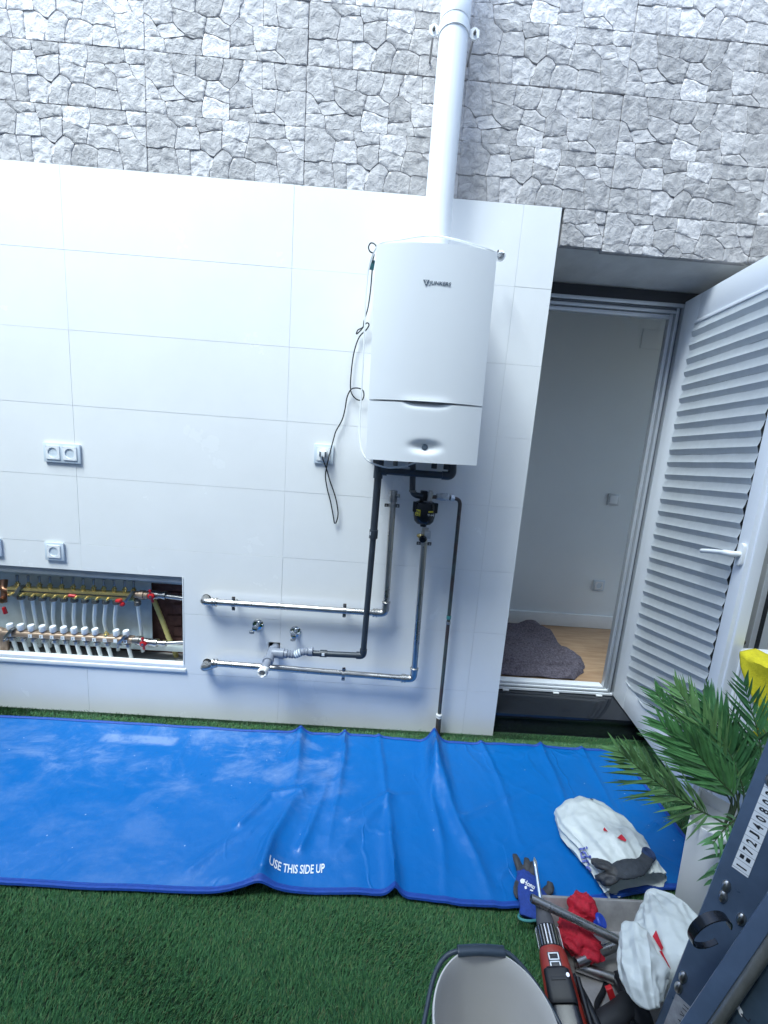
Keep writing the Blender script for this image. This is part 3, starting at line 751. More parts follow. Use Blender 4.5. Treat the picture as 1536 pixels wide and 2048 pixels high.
def socket(name, label, u, v, gang, cat='socket', group=None):
    p = W(u, v); o = thing(name, label, cat, (p.x, -.0002, p.z), group); socket_parts(o, Matrix.Identity(4), gang); return o
GS = 'white power sockets on the tiled wall'
socket('double_socket', 'white double power socket on the tiled wall, above the single sockets', 126.5, 906, 2, 'socket', GS)
socket('wall_socket', 'single white power socket directly above the manifold niche, fully in view', 111.5, 1102, 1, 'socket', GS)
socket('wall_socket', 'white power socket cut off by the picture edge above the niche', -14, 1093, 1, 'socket', GS)
s3 = socket('wall_socket', 'single white power socket holding the black cord plug beside the boiler', 648, 908, 1, 'socket', GS)
p = W(648, 908)
part('cord_plug', MB().lathe([(.019, 0), (.0195, .010), (.0165, .022), (.013, .027)], (p.x, -.012, p.z), (0, -1, 0), 24), M['plastic_white'], pk, bev=.001)
for sx in (-1, 1):
    part('plug_grip', MB().obox((p.x + sx * .0115, -.034, p.z), (1, .35 * sx, 0), (0, 1, 0), (0, 0, 1), .004, .006, .011), M['alu_dark'], pk, bev=.002)

# ------------------------------------------------------------------ pipework
def clamp_parts(parent, c, axis, r, yw=0.0):
    """split ring with two screw ears either side of the pipe"""
    c = Vector(c); ax = Vector(axis).normalized(); side = ax.cross(Vector((0, -1, 0))).normalized()
    cl = part('pipe_clamp', MB().lathe([(r + .0002, -.007), (r + .0024, -.0065), (r + .0024, .0065), (r + .0002, .007)], c, ax, 24), M['steel_dull'], parent)
    for s in (-1, 1):
        e = c + side * s * (r + .010)
        part('clamp_ear', MB().obox(e, ax, side, (0, 1, 0), .0072, .0085, .0022), M['rust'], cl, bev=.002)
        part('clamp_bolt', MB().lathe([(.0046, 0), (.0046, .004)], e + Vector((0, -.002, 0)), (0, -1, 0), 6), M['steel_dull'], cl)
    part('clamp_stud', MB().tube([c, (c.x, yw, c.z)], .0045, 8), M['steel_dull'], cl)
    return cl
def bead(mb, c, ax, r): mb.lathe([(r, -.0045), (r + .003, -.003), (r + .003, .003), (r, .0045)], c, ax, 20)
def steel_run(name, label, wall_px, run_px, top_px, y, clamps, rtop):
    r = .0138
    o = thing(name, label, 'pipe', tuple(W(*wall_px)))
    a0 = W(*wall_px); a1 = Vector((a0.x + .004, y, a0.z - .004))
    c1 = W(run_px[0][0], run_px[0][1], y); c2 = W(run_px[1][0], run_px[1][1], y); tp = W(top_px[0], top_px[1], y)
    d = (c2 - c1).normalized(); u = (tp - c2).normalized()
    s0 = c1 + d * .045
    part('wall_elbow', MB().tube(elbow([(a0.x, .05, a0.z), Vector((a0.x, y, a0.z)), s0], .030, 8), .0165, 20), M['steel'], o)
    part('horizontal_tube', MB().tube([s0 - d * .004, c2 - d * .04], r, 24), M['steel'], o)
    part('elbow', MB().tube(elbow([c2 - d * .055, c2, c2 + u * .055], .036, 8), .0165, 20), M['steel'], o)
    part('vertical_tube', MB().tube([c2 + u * .04, tp], r, 24), M['steel'], o)
    mb = MB(); bead(mb, s0 - d * .002, d, .0165); bead(mb, s0 - d * .016, d, .0165); part('press_ring', mb, M['steel'], o)
    for q_ in (c2 - d * .053, c2 - d * .040): mb = MB(); bead(mb, q_, d, .0165); part('press_ring', mb, M['steel'], o)
    for q_ in (c2 + u * .053,): mb = MB(); bead(mb, q_, u, .0165); part('press_ring', mb, M['steel'], o)
    for cu, cv, ax in clamps: clamp_parts(o, W(cu, cv, y), d if ax == 'h' else u, r)
    return o, tp, u
sp1, tp, uu = steel_run('steel_heating_pipe', 'upper stainless steel pipe crossing behind the dark pipe, ending open below the boiler', (413, 1196), [(413, 1203), (771, 1227)], (786, 1000), -.045, [(467, 1207, 'h'), (689, 1221, 'h'), (784, 1011, 'v')], 0)
mb = MB().lathe([(.0165, -.004), (.0185, 0), (.0185, .016), (.0145, .017), (.0145, .028), (.0175, .029), (.0175, .045), (.011, .046)], tp - uu * .004, uu, 6 * 3)
part('end_union', mb, M['steel_dull'], sp1)
c = tp + uu * .02; part('bleed_valve', MB().lathe([(.006, 0), (.006, .02), (.008, .021), (.008, .028)], c, (1, -.4, 0), 12), M['steel_dull'], sp1)
sp2, tp2, uu2 = steel_run('steel_heating_pipe', 'lower stainless steel pipe bending up to the black filter', (414, 1326), [(414, 1325), (827, 1358)], (849, 1080), -.05, [(687, 1348, 'h'), (848, 1087, 'v')], 0)

# dark condensate pipe
yd = -.092
dp = thing('dark_waste_pipe', 'dark grey plastic waste pipe dropping from the boiler and turning along the wall', 'pipe', tuple(W(757, 940, yd)))
tee = W(757, 941, yd); bot = W(726, 1311, yd); endp = W(615, 1306, yd); rgt = W(903, 952, yd); rup = W(905, 925, yd)
ud = (tee - bot).normalized()
cpl = W(747, 1068, yd)
part('upright', MB().tube([tee, cpl], .0155, 20), M['dark_pipe'], dp)
part('coupling', MB().lathe([(.0155, -.019), (.0185, -.018), (.0185, .018), (.0155, .019)], cpl, ud, 24), M['dark_pipe'], dp)
c = cpl + Vector((-.012, -.0135, .004)); part('pipe_label', MB().obox(c, (1, .7, 0), (0, 0, 1), (.6, -1, 0), .004, .007, .0012), M['ink_white'], dp)
part('lower_upright', MB().tube([cpl, bot + ud * .02], .0132, 20), M['dark_pipe'], dp)
hd = (endp - bot).normalized()
part('bend', MB().tube(elbow([bot + ud * .03, bot, bot + hd * .03], .018, 6), .0162, 20), M['dark_pipe'], dp)
part('horizontal_run', MB().tube([bot + hd * .02, endp], .0125, 20), M['dark_pipe'], dp)
c = W(647, 1307, yd); part('coupling', MB().lathe([(.0125, -.016), (.0155, -.015), (.0155, .015), (.0125, .016)], c, hd, 24), M['dark_pipe'], dp)
part('pipe_label', MB().obox(c + Vector((0, -.0155, .003)), (1, 0, 0), (0, 0, 1), (0, -1, 0), .006, .006, .0012), M['ink_white'], dp)
part('tee_fitting', MB().tube([tee + ud * .045, tee - ud * .032], .0195, 20), M['dark_pipe'], dp)
part('tee_branch', MB().tube([tee, tee + Vector((.035, 0, -.001))], .0185, 20), M['dark_pipe'], dp)
part('top_run', MB().tube([tee + Vector((.02, 0, 0)), rgt + Vector((-.02, 0, 0))], .0145, 20), M['dark_pipe'], dp)
part('bend', MB().tube(elbow([rgt + Vector((-.04, 0, 0)), rgt + Vector((.002, 0, 0)), rup], .022, 6), .0178, 20), M['dark_pipe'], dp)
part('stub', MB().tube([tee + ud * .04, tee + ud * .09], .0145, 20), M['dark_pipe'], dp)

# grey PVC drain coming straight out of the wall
zc = (sqh[2] + sqh[3]) / 2; xc = (sqh[0] + sqh[1]) / 2 + .001
gp = thing('grey_drain_tee', 'grey plastic drain pipe sticking out of a square hole, torn at its open end', 'drain pipe', (xc, 0, zc))
def px(u, v, y): return W(u, v, y)
e0 = Vector((xc + .002, .04, zc - .006)); e1 = W(541, 1312, -.10); e2 = W(526, 1344, -.20)
part('wall_stub', MB().tube([e0, e1], .0185, 24), M['grey_pvc'], gp)
ax = (e2 - e1).normalized()
part('tee_body', MB().lathe([(.0205, -.045), (.023, -.044), (.023, -.032), (.0205, -.030), (.0205, .022), (.0235, .023), (.0235, .040), (.0195, .041)], e1, ax, 28), M['grey_pvc'], gp)
part('open_spout', MB().tube([e1 + ax * .03, e2], .0175, 24, cap=False), M['grey_pvc'], gp)
part('torn_wrap', MB().rings([[e2 + Vector((math.cos(a_) * rr, yy + .006 * noise.noise((a_ * 2, yy * 90, 1)), math.sin(a_) * rr)) for a_ in [2 * math.pi * k_ / 24 for k_ in range(24)] for rr in [r0 * (1 + .22 * noise.noise((math.cos(a_) * 2, math.sin(a_) * 2, yy * 120)))]] for r0, yy in ((.0185, .022), (.0205, .008), (.021, -.006), (.017, -.014), (.012, -.008), (.011, .01))]), M['torn'], gp)
br = [W(u, v, yd) for u, v in ((552, 1306), (575, 1308), (590, 1309), (603, 1304), (620, 1303))]
bd_ = (br[1] - br[0]).normalized()
part('tee_branch', MB().lathe([(.0205, -.02), (.0205, .012), (.0235, .013), (.0235, .032), (.0185, .033), (.0185, .046), (.015, .047)], br[0] + bd_ * .004, bd_, 28), M['grey_pvc'], gp)
fl_ = cr([br[1], br[2], br[3], br[4]], 10)
part('flexible_bend', MB().tube(fl_, [.0155 + .0022 * math.cos(i * 1.9) for i in range(len(fl_))], 20), M['grey_pvc'], gp)
part('clear_wrap', MB().tube(cr([br[2] + Vector((.002, -.002, 0)), br[3]], 8), [.0165 + .0022 * math.sin(i * 2.3) for i in range(9)], 14), M['plastic_edge'], gp)
part('end_socket', MB().lathe([(.016, -.006), (.0205, -.005), (.0205, .012), (.0175, .013)], br[4], hd * -1, 24), M['grey_pvc'], gp)
struct('mortar_patch', MB().box(sqh[0] - .01, sqh[1] + .01, .0262, .0302, sqh[2] - .01, sqh[3] + .01), M['hole'], gp)

# magnetic filter
yf = -.085
fc = W(849, 1024, yf)
mf = thing('magnetic_filter', 'black magnetic filter canister hanging below the boiler between two pipes', 'filter', tuple(fc))
part('canister', MB().lathe([(.020, .045), (.030, .046), (.0435, .040), (.047, .030), (.047, .004), (.0445, -.020), (.0405, -.038), (.030, -.050), (.014, -.054), (.013, -.062), (.006, -.063)], fc, (0, 0, 1), 40), M['black_gloss'], mf)
for sx in (-1, 1):
    part('side_latch', MB().obox(fc + Vector((sx * .045, -.014, .022)), (1, .35 * sx, 0), (0, 1, 0), (0, 0, 1), .007, .012, .021), M['black'], mf, bev=.003)
part('mount_block', MB().obox(fc + Vector((-.008, .012, .062)), (1, 0, 0), (0, 1, 0), (0, 0, 1), .014, .018, .026), M['black'], mf, bev=.003)
part('bleed_post', MB().lathe([(.0105, 0), (.0105, .03), (.012, .031), (.012, .045), (.008, .046), (.008, .052)], fc + Vector((.014, -.012, .042)), (.06, 0, 1), 18), M['steel_dull'], mf)
part('top_bracket', MB().obox(fc + Vector((.008, -.030, .036)), (1, 0, 0), (0, .6, 1), (0, -1, .6), .018, .016, .003), M['nut'], mf, bev=.002)
part('bracket_screw', MB().lathe([(.006, 0), (.006, .006)], fc + Vector((.008, -.033, .034)), (0, -1, .5), 6), M['steel_dull'], mf)
def on_can(u, z, dr=.0006, r=.047): a_ = u; return Vector((fc.x + (r + dr) * math.sin(a_), fc.y - (r + dr) * math.cos(a_), fc.z + z))
def can_patch(u0, u1, z0, z1, dr=.0006, m_=None):
    return MB().grid(lambda u, v: on_can(u0 + (u1 - u0) * u, z0 + (z1 - z0) * v, dr), 8, 2)
lb = part('warning_label', can_patch(-1.05, -.48, -.012, .004 + .010, .0004), M['ink_yellow'], mf, fixn=False)
mb = MB()
for u0, u1, z0, z1 in ((-1.0, -.86, .000, .011), (-.80, -.70, .002, .010), (-.66, -.55, -.002, .008), (-.98, -.74, -.009, -.004), (-.70, -.52, -.010, -.006)): q = can_patch(u0, u1, z0, z1, .0012); mb.add(q.v, q.f)
part('warning_print', mb, M['ink'], lb, fixn=False)
part('label_band', can_patch(.22, .72, .006, .012, .0005), M['ink_yellow'], mf, fixn=False)
vs, fs, asp = text_geo('TF1 omega', bold=.01)
part('label_lettering', MB().add([on_can(.16 + .74 * v.x, -.011 + .011 * v.y, .0009) for v in vs], fs), M['ink_white'], mf, fixn=False, smooth=False)
dn = fc + Vector((.004, 0, -.062))
part('drain_union', MB().lathe([(.013, 0), (.013, .022), (.017, .023), (.017, .038), (.0145, .039), (.0145, .056)], tp2 - uu2 * .002, uu2, 18), M['steel_dull'], mf)
part('drain_body', MB().obox(W(855, 1069, -.07), (1, 0, 0), (0, 1, 0), (0, 0, 1), .013, .013, .016), M['alu'], mf, bev=.004)
part('drain_tap', MB().lathe([(.0105, 0), (.0105, .018), (.0065, .02), (.0065, .026)], W(845, 1073, -.075), (-.9, -.5, .25), 14), M['brass'], mf)
part('drain_cap', MB().lathe([(.016, 0), (.017, .006), (.013, .014)], W(846, 1077, -.085), (-.3, -1, -.3), 18), M['black_gloss'], mf)
# inlet from the boiler
i0 = W(826, 925, yf); i1 = W(825, 985, yf); i2 = W(846, 992, yf)
part('inlet_pipe', MB().tube(elbow([i0, i1 + Vector((0, 0, -.008)), i2 + Vector((0, 0, -.002))], .022, 6), .0125, 18), M['dark_pipe'], mf)
mb = MB(); bead(mb, i1 + Vector((0, 0, .006)), (0, 0, 1), .0125); part('inlet_ring', mb, M['nut'], mf)

# old copper gas pipe with its cock
g0 = W(858, 993, -.07); g1 = W(921, 998, -.04); g2 = W(878, 1432, -.032); g3 = W(875, 1475, -.032)
gs_ = thing('gas_pipe', 'weathered brown copper pipe running down the wall to the ground near the doorway', 'pipe', tuple(g3))
part('pipe_run', MB().tube(elbow([g0, g1, g2], .028, 8), .0082, 18), M['gas'], gs_)
part('sleeve', MB().tube([g2, g3 + Vector((0, 0, -.05))], .0122, 18), M['gas'], gs_)
part('sleeve_tape', MB().lathe([(.0098, -.012), (.0135, -.007), (.0125, .0), (.0145, .008), (.010, .014)], g2, (0, .0, 1), 16), M['torn'], gs_)
k1 = g1.lerp(g2, .52); part('verdigris_ring', MB().lathe([(.0096, -.008), (.0104, -.006), (.0104, .006), (.0096, .008)], k1, g1 - g2, 16), M['teal'], gs_)
k2 = g1.lerp(g2, .545); part('solder_joint', MB().lathe([(.0096, -.006), (.0108, -.004), (.0108, .004), (.0096, .006)], k2, g1 - g2, 16), M['steel_dull'], gs_)
vc = W(886, 994, -.06); gd = (g1 - g0).normalized()
part('cock_body', MB().lathe([(.010, -.030), (.0135, -.029), (.0135, -.016), (.0165, -.010), (.0165, .010), (.0135, .016), (.0135, .024), (.010, .025)], vc, gd, 18), M['alu'], gs_)
part('cock_stem', MB().lathe([(.0075, 0), (.0075, .016), (.011, .017), (.011, .026)], vc, (0, -1, .3), 14), M['alu'], gs_)
part('cock_tab', MB().obox(vc + Vector((0, -.028, .010)), (1, 0, .5), (0, 1, 0), (-.5, 0, 1), .017, .003, .006), M['alu'], gs_, bev=.002)
part('union_nut', MB().lathe([(.0125, -.009), (.0145, -.008), (.0145, .008), (.0125, .009)], W(904, 996, -.05), gd, 6), M['alu'], gs_, smooth=False)

# two chromed angle valves
for (u, v), lab, rz in (((516, 1249), 'chrome angle valve nearer the manifold niche, above the drain pipe', .35), ((591, 1263), 'chrome angle valve nearer the boiler pipes, above the flexible bend', .05)):
    p = W(u, v); o = thing('angle_valve', lab, 'valve', tuple(p), 'chrome angle valves above the drain')
    part('wall_rose', MB().lathe([(.0265, .0005), (.0265, .003), (.022, .008), (.011, .010)], p, (0, -1, 0), 28), M['chrome'], o)
    part('valve_body', MB().lathe([(.0095, 0), (.0095, .030), (.012, .031), (.012, .042)], p, (0, -1, 0), 18), M['chrome'], o)
    part('valve_head', MB().lathe([(.0115, 0), (.013, .004), (.0115, .016), (.006, .018)], p + Vector((0, -.036, .003)), (0, -1, .2), 14), M['chrome'], o)
    part('outlet', MB().tube(elbow([p + Vector((0, -.030, 0)), p + Vector((-.02 * rz, -.040, -.010)), p + Vector((-.04 * rz, -.042, -.018))], .010, 5), .0082, 16), M['chrome'], o)
    part('outlet_nut', MB().lathe([(.0105, 0), (.0118, .001), (.0118, .010), (.0105, .011)], p + Vector((-.04 * rz, -.042, -.012)), (-.2 * rz, -.1, -1), 6), M['steel_dull'], o, smooth=False)
# ------------------------------------------------------------------ manifold niche
ni = thing('manifold_cabinet', 'open galvanised cabinet sunk in the low niche of the tiled wall', 'cabinet', (-1.9, .06, .25))
part('back_plate', MB().box(-2.6, W(304, 1250, .118).x, .118, .122, .27, .70), M['galv'], ni, smooth=False)
mb = MB().box(-2.6, NX - .001, .158, .165, .2, .72)
part('rear_brickwork', mb, M['brick_dark'], ni, smooth=False)
mb = MB(); r2 = random.Random(3)
for j in range(7):
    for i in range(3):
        x = -1.50 + i * .075 + (j % 2) * .03
        mb = MB().box(x, min(x + .071, NX - .003), .146 + r2.uniform(0, .006), .158, .275 + j * .06, .275 + j * .06 + .052)
        part('brick', mb, M['brick_dark'], ni, bev=.004)
part('top_channel', MB().box(-2.6, NX - .002, .010, .030, .672, .7055), M['alu'], ni, bev=.002)
part('top_rail', MB().box(-2.6, NX - .03, .085, .117, .635, .655), M['galv'], ni, bev=.002)
part('bottom_rail', MB().box(-2.6, NX - .002, .09, .115, .285, .312), M['galv'], ni, bev=.002)
part('edge_trim', MB().box(NX - .005, NX - .0005, -.002, .03, .275, .7055), M['plaster'], ni, smooth=False)
part('ledge', MB().box(-2.6, NX + .002, -.002, .028, .258, .2745), M['pvc_white'], ni, bev=.002)
part('ledge_trim', MB().box(-2.6, NX + .008, -.008, .06, .2395, .2565), M['plaster'], ni, bev=.002)

ym = .058
def strip(u0, v0, u1, v1, y): return W(u0, v0, y), W(u1, v1, y)
um = thing('brass_manifold', 'upper brass manifold bar with row of small flow valves in the niche', 'manifold', tuple(W(150, 1180, ym)), 'heating manifolds in the niche')
a0, a1 = strip(20, 1180, 272, 1193, ym)
du = (a1 - a0).normalized()
part('bar', MB().obox((a0 + a1) / 2, du, (0, 1, 0), (0, 0, 1), (a1 - a0).length / 2, .017, .019), M['brass'], um, bev=.004)
part('bar_groove', MB().obox((a0 + a1) / 2 + Vector((0, -.0172, .004)), du, (0, 1, 0), (0, 0, 1), (a1 - a0).length / 2 - .006, .0009, .0025), M['ink'], um, smooth=False)
gx = [36, 58, 80, 101, 124, 147, 167, 188, 208, 229, 250, 268]
gauge_me = MB().lathe([(.0085, 0), (.0085, .010), (.011, .011), (.011, .016), (.006, .017), (.006, .026), (.0042, .027)], (0, 0, 0), (0, 0, 1), 14).mesh('flow_valve', M['brass'])
tube_me = MB().lathe([(.0040, .026), (.0052, .028), (.0052, .048), (.0065, .049), (.0065, .056), (.003, .058)], (0, 0, 0), (0, 0, 1), 12).mesh('valve_pin', M['steel_dull'])
pin_me = MB().lathe([(.0065, 0), (.0065, .012), (.0045, .013), (.0045, .022)], (0, 0, 0), (0, -1, -.25), 12).mesh('drain_pin', M['brass'])
nut_me = MB().lathe([(.0125, .012), (.0125, 0), (.0155, -.002), (.0155, -.018), (.012, -.022)], (0, 0, 0), (0, 0, 1), 8).mesh('compression_nut', M['nut'], ang=20)
for i, u in enumerate(gx):
    k_ = (u - 20) / 252; c = a0.lerp(a1, k_)
    g = local_child('flow_valve', gauge_me, um, Matrix.Translation(c + Vector((0, 0, .019)) - um.location))
    local_child('valve_pin', tube_me, g, Matrix.Identity(4))
ux = [41, 63, 84, 106, 127, 148, 169, 190, 211, 232, 275]
for i, u in enumerate(ux):
    c = a0.lerp(a1, (u - 20) / 252)
    if u < 260: local_child('drain_pin', pin_me, um, Matrix.Translation(c + Vector((-.022, -.017, -.008)) - um.location))
    local_child('compression_nut', nut_me, um, Matrix.Translation(c + Vector((0, 0, -.022)) - um.location))
    dx = (-.010 if i < 3 else (-.026 if i < 10 else -.004))
    P = [c + Vector((0, 0, -.038)), c + Vector((dx * .5, .010, -.09)), c + Vector((dx, .022, -.15)), c + Vector((dx * .9, .03, -.22)), c + Vector((dx * .9, .035, -.30))]
    part('heating_tube', MB().tube(cr(P, 5), .0082, 12), M['pex'], um)
part('red_tap', MB().lathe([(.004, -.016), (.0075, -.015), (.0075, .012), (.006, .016)], a0.lerp(a1, .52) + Vector((0, -.02, -.004)), (1, 0, -.05), 14), M['red'], um)
part('red_tap', MB().lathe([(.005, -.014), (.0095, -.012), (.0095, .010), (.006, .013)], a0.lerp(a1, .885) + Vector((0, -.02, -.018)), (1, -.3, .15), 14), M['red'], um)
part('red_tap', MB().lathe([(.007, -.008), (.010, -.006), (.010, .006), (.007, .008)], a0.lerp(a1, .91) + Vector((0, -.018, -.034)), (.3, -1, 0), 14), M['red'], um)
part('clamp_bracket', MB().obox(a0.lerp(a1, .965) + Vector((0, -.012, .004)), (1, 0, 1.4), (0, 1, 0), (-1.4, 0, 1), .032, .014, .006), M['steel_dull'], um, bev=.002)
part('clamp_bracket', MB().obox(a0.lerp(a1, .09) + Vector((0, -.012, .004)), (1, 0, 1.4), (0, 1, 0), (-1.4, 0, 1), .03, .014, .006), M['steel_dull'], um, bev=.002)
b0, b1_ = W(272, 1189, ym), W(300, 1190, ym); bE = W(372, 1197, ym)
part('end_union', MB().lathe([(.017, -.01), (.017, .02), (.022, .021), (.022, .040), (.018, .042), (.018, .06)], b0, du, 20), M['bronze'], um)
part('ball_valve', MB().lathe([(.013, -.028), (.019, -.026), (.019, -.014), (.022, -.008), (.022, .008), (.019, .014), (.019, .03), (.016, .031), (.016, .05), (.019, .051), (.019, .062), (.012, .063)], b1_ + Vector((.012, .004, 0)), du, 20), M['steel_dull'], um)
part('exit_pipe', MB().tube([b1_ + Vector((.05, .004, 0)), bE + Vector((.03, .004, -.004))], .0115, 16), M['steel'], um)
def butterfly(parent, c, tilt_):
    t_ = Vector((math.sin(tilt_), -.2, math.cos(tilt_)))
    h_ = part('valve_handle', MB().lathe([(.006, -.004), (.0155, -.002), (.0155, .006), (.011, .009)], c, (0, -1, 0), 20), M['red'], parent)
    for s in (-1, 1):
        part('handle_wing', MB().obox(c + t_ * s * .022 + Vector((0, -.002, 0)), (t_.z, 0, -t_.x), (0, 1, 0), t_, .0055, .003, .012), M['red'], h_, bev=.002)
    part('handle_screw', MB().lathe([(.0062, 0), (.0062, .003)], c + Vector((0, -.0085, 0)), (0, -1, 0), 8), M['steel_dull'], h_)
butterfly(um, W(303, 1192, ym - .026), -.1)

lm = thing('brass_manifold', 'lower brass manifold bar with white round caps and numbered labels in the niche', 'manifold', tuple(W(140, 1271, ym)), 'heating manifolds in the niche')
c0, c1 = strip(8, 1265, 268, 1280, ym); dl_ = (c1 - c0).normalized()
part('bar', MB().tube([c0, c1], .0165, 20), M['bronze'], lm)
part('bar_top', MB().obox((c0 + c1) / 2 + Vector((0, .002, .014)), dl_, (0, 1, 0), (0, 0, 1), (c1 - c0).length / 2, .011, .004), M['bronze'], lm, bev=.002)
cap_me = MB().lathe([(.0115, 0), (.0135, .003), (.0142, .006), (.0138, .027), (.0125, .030), (.0118, .030), (.0112, .0285), (0, .0285)], (0, 0, 0), (0, -.12, 1), 24).mesh('white_cap', M['plastic_white'], ang=25)
ring_me = MB().lathe([(.0095, -.012), (.0095, .002)], (0, 0, 0), (0, 0, 1), 12).mesh('cap_neck', M['bronze'])
out_me = MB().lathe([(.0095, .010), (.0095, 0), (.0142, -.002), (.0142, -.014), (.010, -.018)], (0, 0, 0), (0, 0, 1), 8).mesh('compression_nut', M['steel_dull'], ang=20)
lx = [23, 44, 65, 87, 108, 129.5, 150, 171, 192, 213, 234, 254]
for i, u in enumerate(lx):
    c = c0.lerp(c1, (u - 8) / 260)
    if i == 9:
        part('bare_spindle', MB().lathe([(.012, -.004), (.012, .006), (.008, .007), (.008, .014), (.004, .015), (.004, .02)], c + Vector((0, 0, .018)), (0, -.1, 1), 14), M['brass'], lm)
    else:
        q = local_child('white_cap', cap_me, lm, Matrix.Translation(c + Vector((0, -.002, .020)) - lm.location))
        local_child('cap_neck', ring_me, q, Matrix.Identity(4))
    if i not in (1,):
        lb = part('number_label', MB().obox(c + Vector((.002, -.0172, -.001)), dl_, (0, 1, 0), (0, 0, 1), .0085 if i else .011, .0007, .0085), M['ink_white'], lm, smooth=False)
        txt = ['1', '', '2', '3', '4', '5', '6', '7', '8', '11', '', '10'][i]
        if txt: part('label_number', text_mb(txt, c + Vector((-.002, -.0180, -.006)), (1, 0, 0), (0, 0, 1), (0, -1, 0), .004 if len(txt) < 2 else .008, .0095, .0003, bold=.03), M['ink'], lb, smooth=False)
    if i != 10:
        local_child('compression_nut', out_me, lm, Matrix.Translation(c + Vector((.004, 0, -.019)) - lm.location))
        P = [c + Vector((.005, 0, -.034)), c + Vector((.012, .002, -.075)), c + Vector((.021, .006, -.12))]
        part('heating_tube', MB().tube(cr(P, 4), .0085, 12), M['pex'], lm)
for k_ in (.045, .905):
    part('clamp_bracket', MB().obox(c0.lerp(c1, k_ + .02) + Vector((0, -.014, .008)), (1, 0, 1.3), (0, 1, 0), (-1.3, 0, 1), .03, .012, .006), M['steel_dull'], lm, bev=.002)
    part('bracket_bolt', MB().lathe([(.009, 0), (.009, .008), (.005, .009), (.005, .02)], c0.lerp(c1, k_) + Vector((0, -.018, -.018)), (.2, -1, -.2), 8), M['steel_dull'], lm, smooth=False)
e0_ = c1; part('end_union', MB().lathe([(.0165, -.004), (.0165, .012), (.021, .013), (.021, .030), (.018, .031), (.018, .04)], e0_, dl_, 20), M['nut'], lm)
vb = W(288, 1284, ym); part('ball_valve', MB().lathe([(.013, -.024), (.0185, -.022), (.0185, -.012), (.021, -.006), (.021, .008), (.0185, .014), (.0185, .028), (.016, .029), (.0155, .050), (.019, .051), (.019, .066), (.012, .067), (.012, .09), (.0145, .091), (.0145, .108), (.010, .109)], vb, dl_, 20), M['steel'], lm)
part('exit_pipe', MB().tube([vb + dl_ * .1, W(372, 1284, ym)], .0085, 14), M['steel'], lm)
butterfly(lm, W(287, 1287, ym - .026), .02)
ye = thing('yellow_conduit', 'yellow flexible conduit slanting behind the valves at the end of the niche', 'conduit', tuple(W(312, 1205, .12)))
P = cr([W(u, v, y) for u, v, y in ((304, 1190, .125), (314, 1215, .12), (328, 1250, .115), (341, 1285, .118), (350, 1305, .125), (356, 1325, .13))], 10)
part('corrugated_tube', MB().tube(P, [.0112 + .0007 * math.cos(i * 2.4) for i in range(len(P))], 14), M['yellow_tube'], ye)
cm_ = thing('copper_manifold_inlet', 'copper elbows with red vent cap at the cut off end of the niche', 'pipe fitting', tuple(W(8, 1200, ym)))
part('upper_elbow', MB().tube(elbow([W(8, 1160, .08), W(6, 1180, ym), W(30, 1182, ym)], .02, 6), .015, 18), M['copper'], cm_)
part('vent_drop', MB().tube([W(8, 1182, ym), W(8, 1205, ym - .01)], .012, 16), M['copper'], cm_)
part('vent_valve', MB().lathe([(.013, 0), (.015, .004), (.015, .018), (.008, .02)], W(9, 1197, ym - .012), (0, -1, -.2), 16), M['copper'], cm_)
part('red_cap', MB().lathe([(.008, -.03), (.008, 0), (.006, .004)], W(8, 1216, ym - .012), (0, -.2, 1), 14), M['red'], cm_)
part('lower_elbow', MB().tube(elbow([W(-12, 1260, ym), W(6, 1262, ym), W(10, 1300, ym)], .03, 6), .018, 18), M['bronze'], cm_)

# ------------------------------------------------------------------ open terrace door leaf with pleated blind
HX, HY = .857, .22
DV = Vector((-.122, -.9925, 0)).normalized(); NV = Vector((DV.y, -DV.x, 0))
LW, LZ0, LZ1 = .668, .112, 2.108
def LP(s, z, o=0.0): return Vector((HX, HY, 0)) + DV * s + NV * o + Vector((0, 0, z))
lf = thing('door_leaf', 'white glazed door leaf standing open, hung with a pale pleated blind', 'door', tuple(LP(0, LZ0)))
def lbox(mb, s0, s1, z0, z1, o0, o1, mi=0):
    vs = [LP(s, z, o) for z in (z0, z1) for s, o in ((s0, o0), (s1, o0), (s1, o1), (s0, o1))]
    return mb.add(vs, [(0, 3, 2, 1), (4, 5, 6, 7), (0, 1, 5, 4), (1, 2, 6, 5), (2, 3, 7, 6), (3, 0, 4, 7)], mi)
FW = .112
part('hinge_stile', lbox(MB(), 0, FW, LZ0, LZ1, -.050, 0), M['pvc_white'], lf, bev=.003)
part('lock_stile', lbox(lbox(MB(), LW - .058, LW - .010, LZ0, LZ1, -.050, 0), LW - .010, LW, LZ0, LZ1, -.050, -.014), M['pvc_white'], lf, bev=.003)
part('top_rail', lbox(MB(), FW + .0005, LW - .058 - .0005, LZ1 - FW, LZ1 - .0005, -.049, -.0006), M['pvc_white'], lf, bev=.002)
part('bottom_rail', lbox(MB(), FW + .0005, LW - .058 - .0005, LZ0 + .0005, LZ0 + FW + .02, -.049, -.0006), M['pvc_white'], lf, bev=.002)
FK = .058
IS0, IS1, IZ0, IZ1 = FW, LW - FK, LZ0 + FW + .02, LZ1 - FW
bw = .032
def bead_strip(name, q):
    mb = MB(); vs = [LP(s, z, o) for s, z, o in q]; mb.add(vs, [(0, 1, 2, 3)]); mb.add([p + NV * -.012 for p in vs], [(3, 2, 1, 0)]); n = len(mb.v)
    for i in range(4): mb.f.append((i, 4 + i, 4 + (i + 1) % 4, (i + 1) % 4)); mb.mi.append(0)
    part(name, mb, M['pvc_white'], lf, smooth=False)
oo, oi2 = -.003, -.020
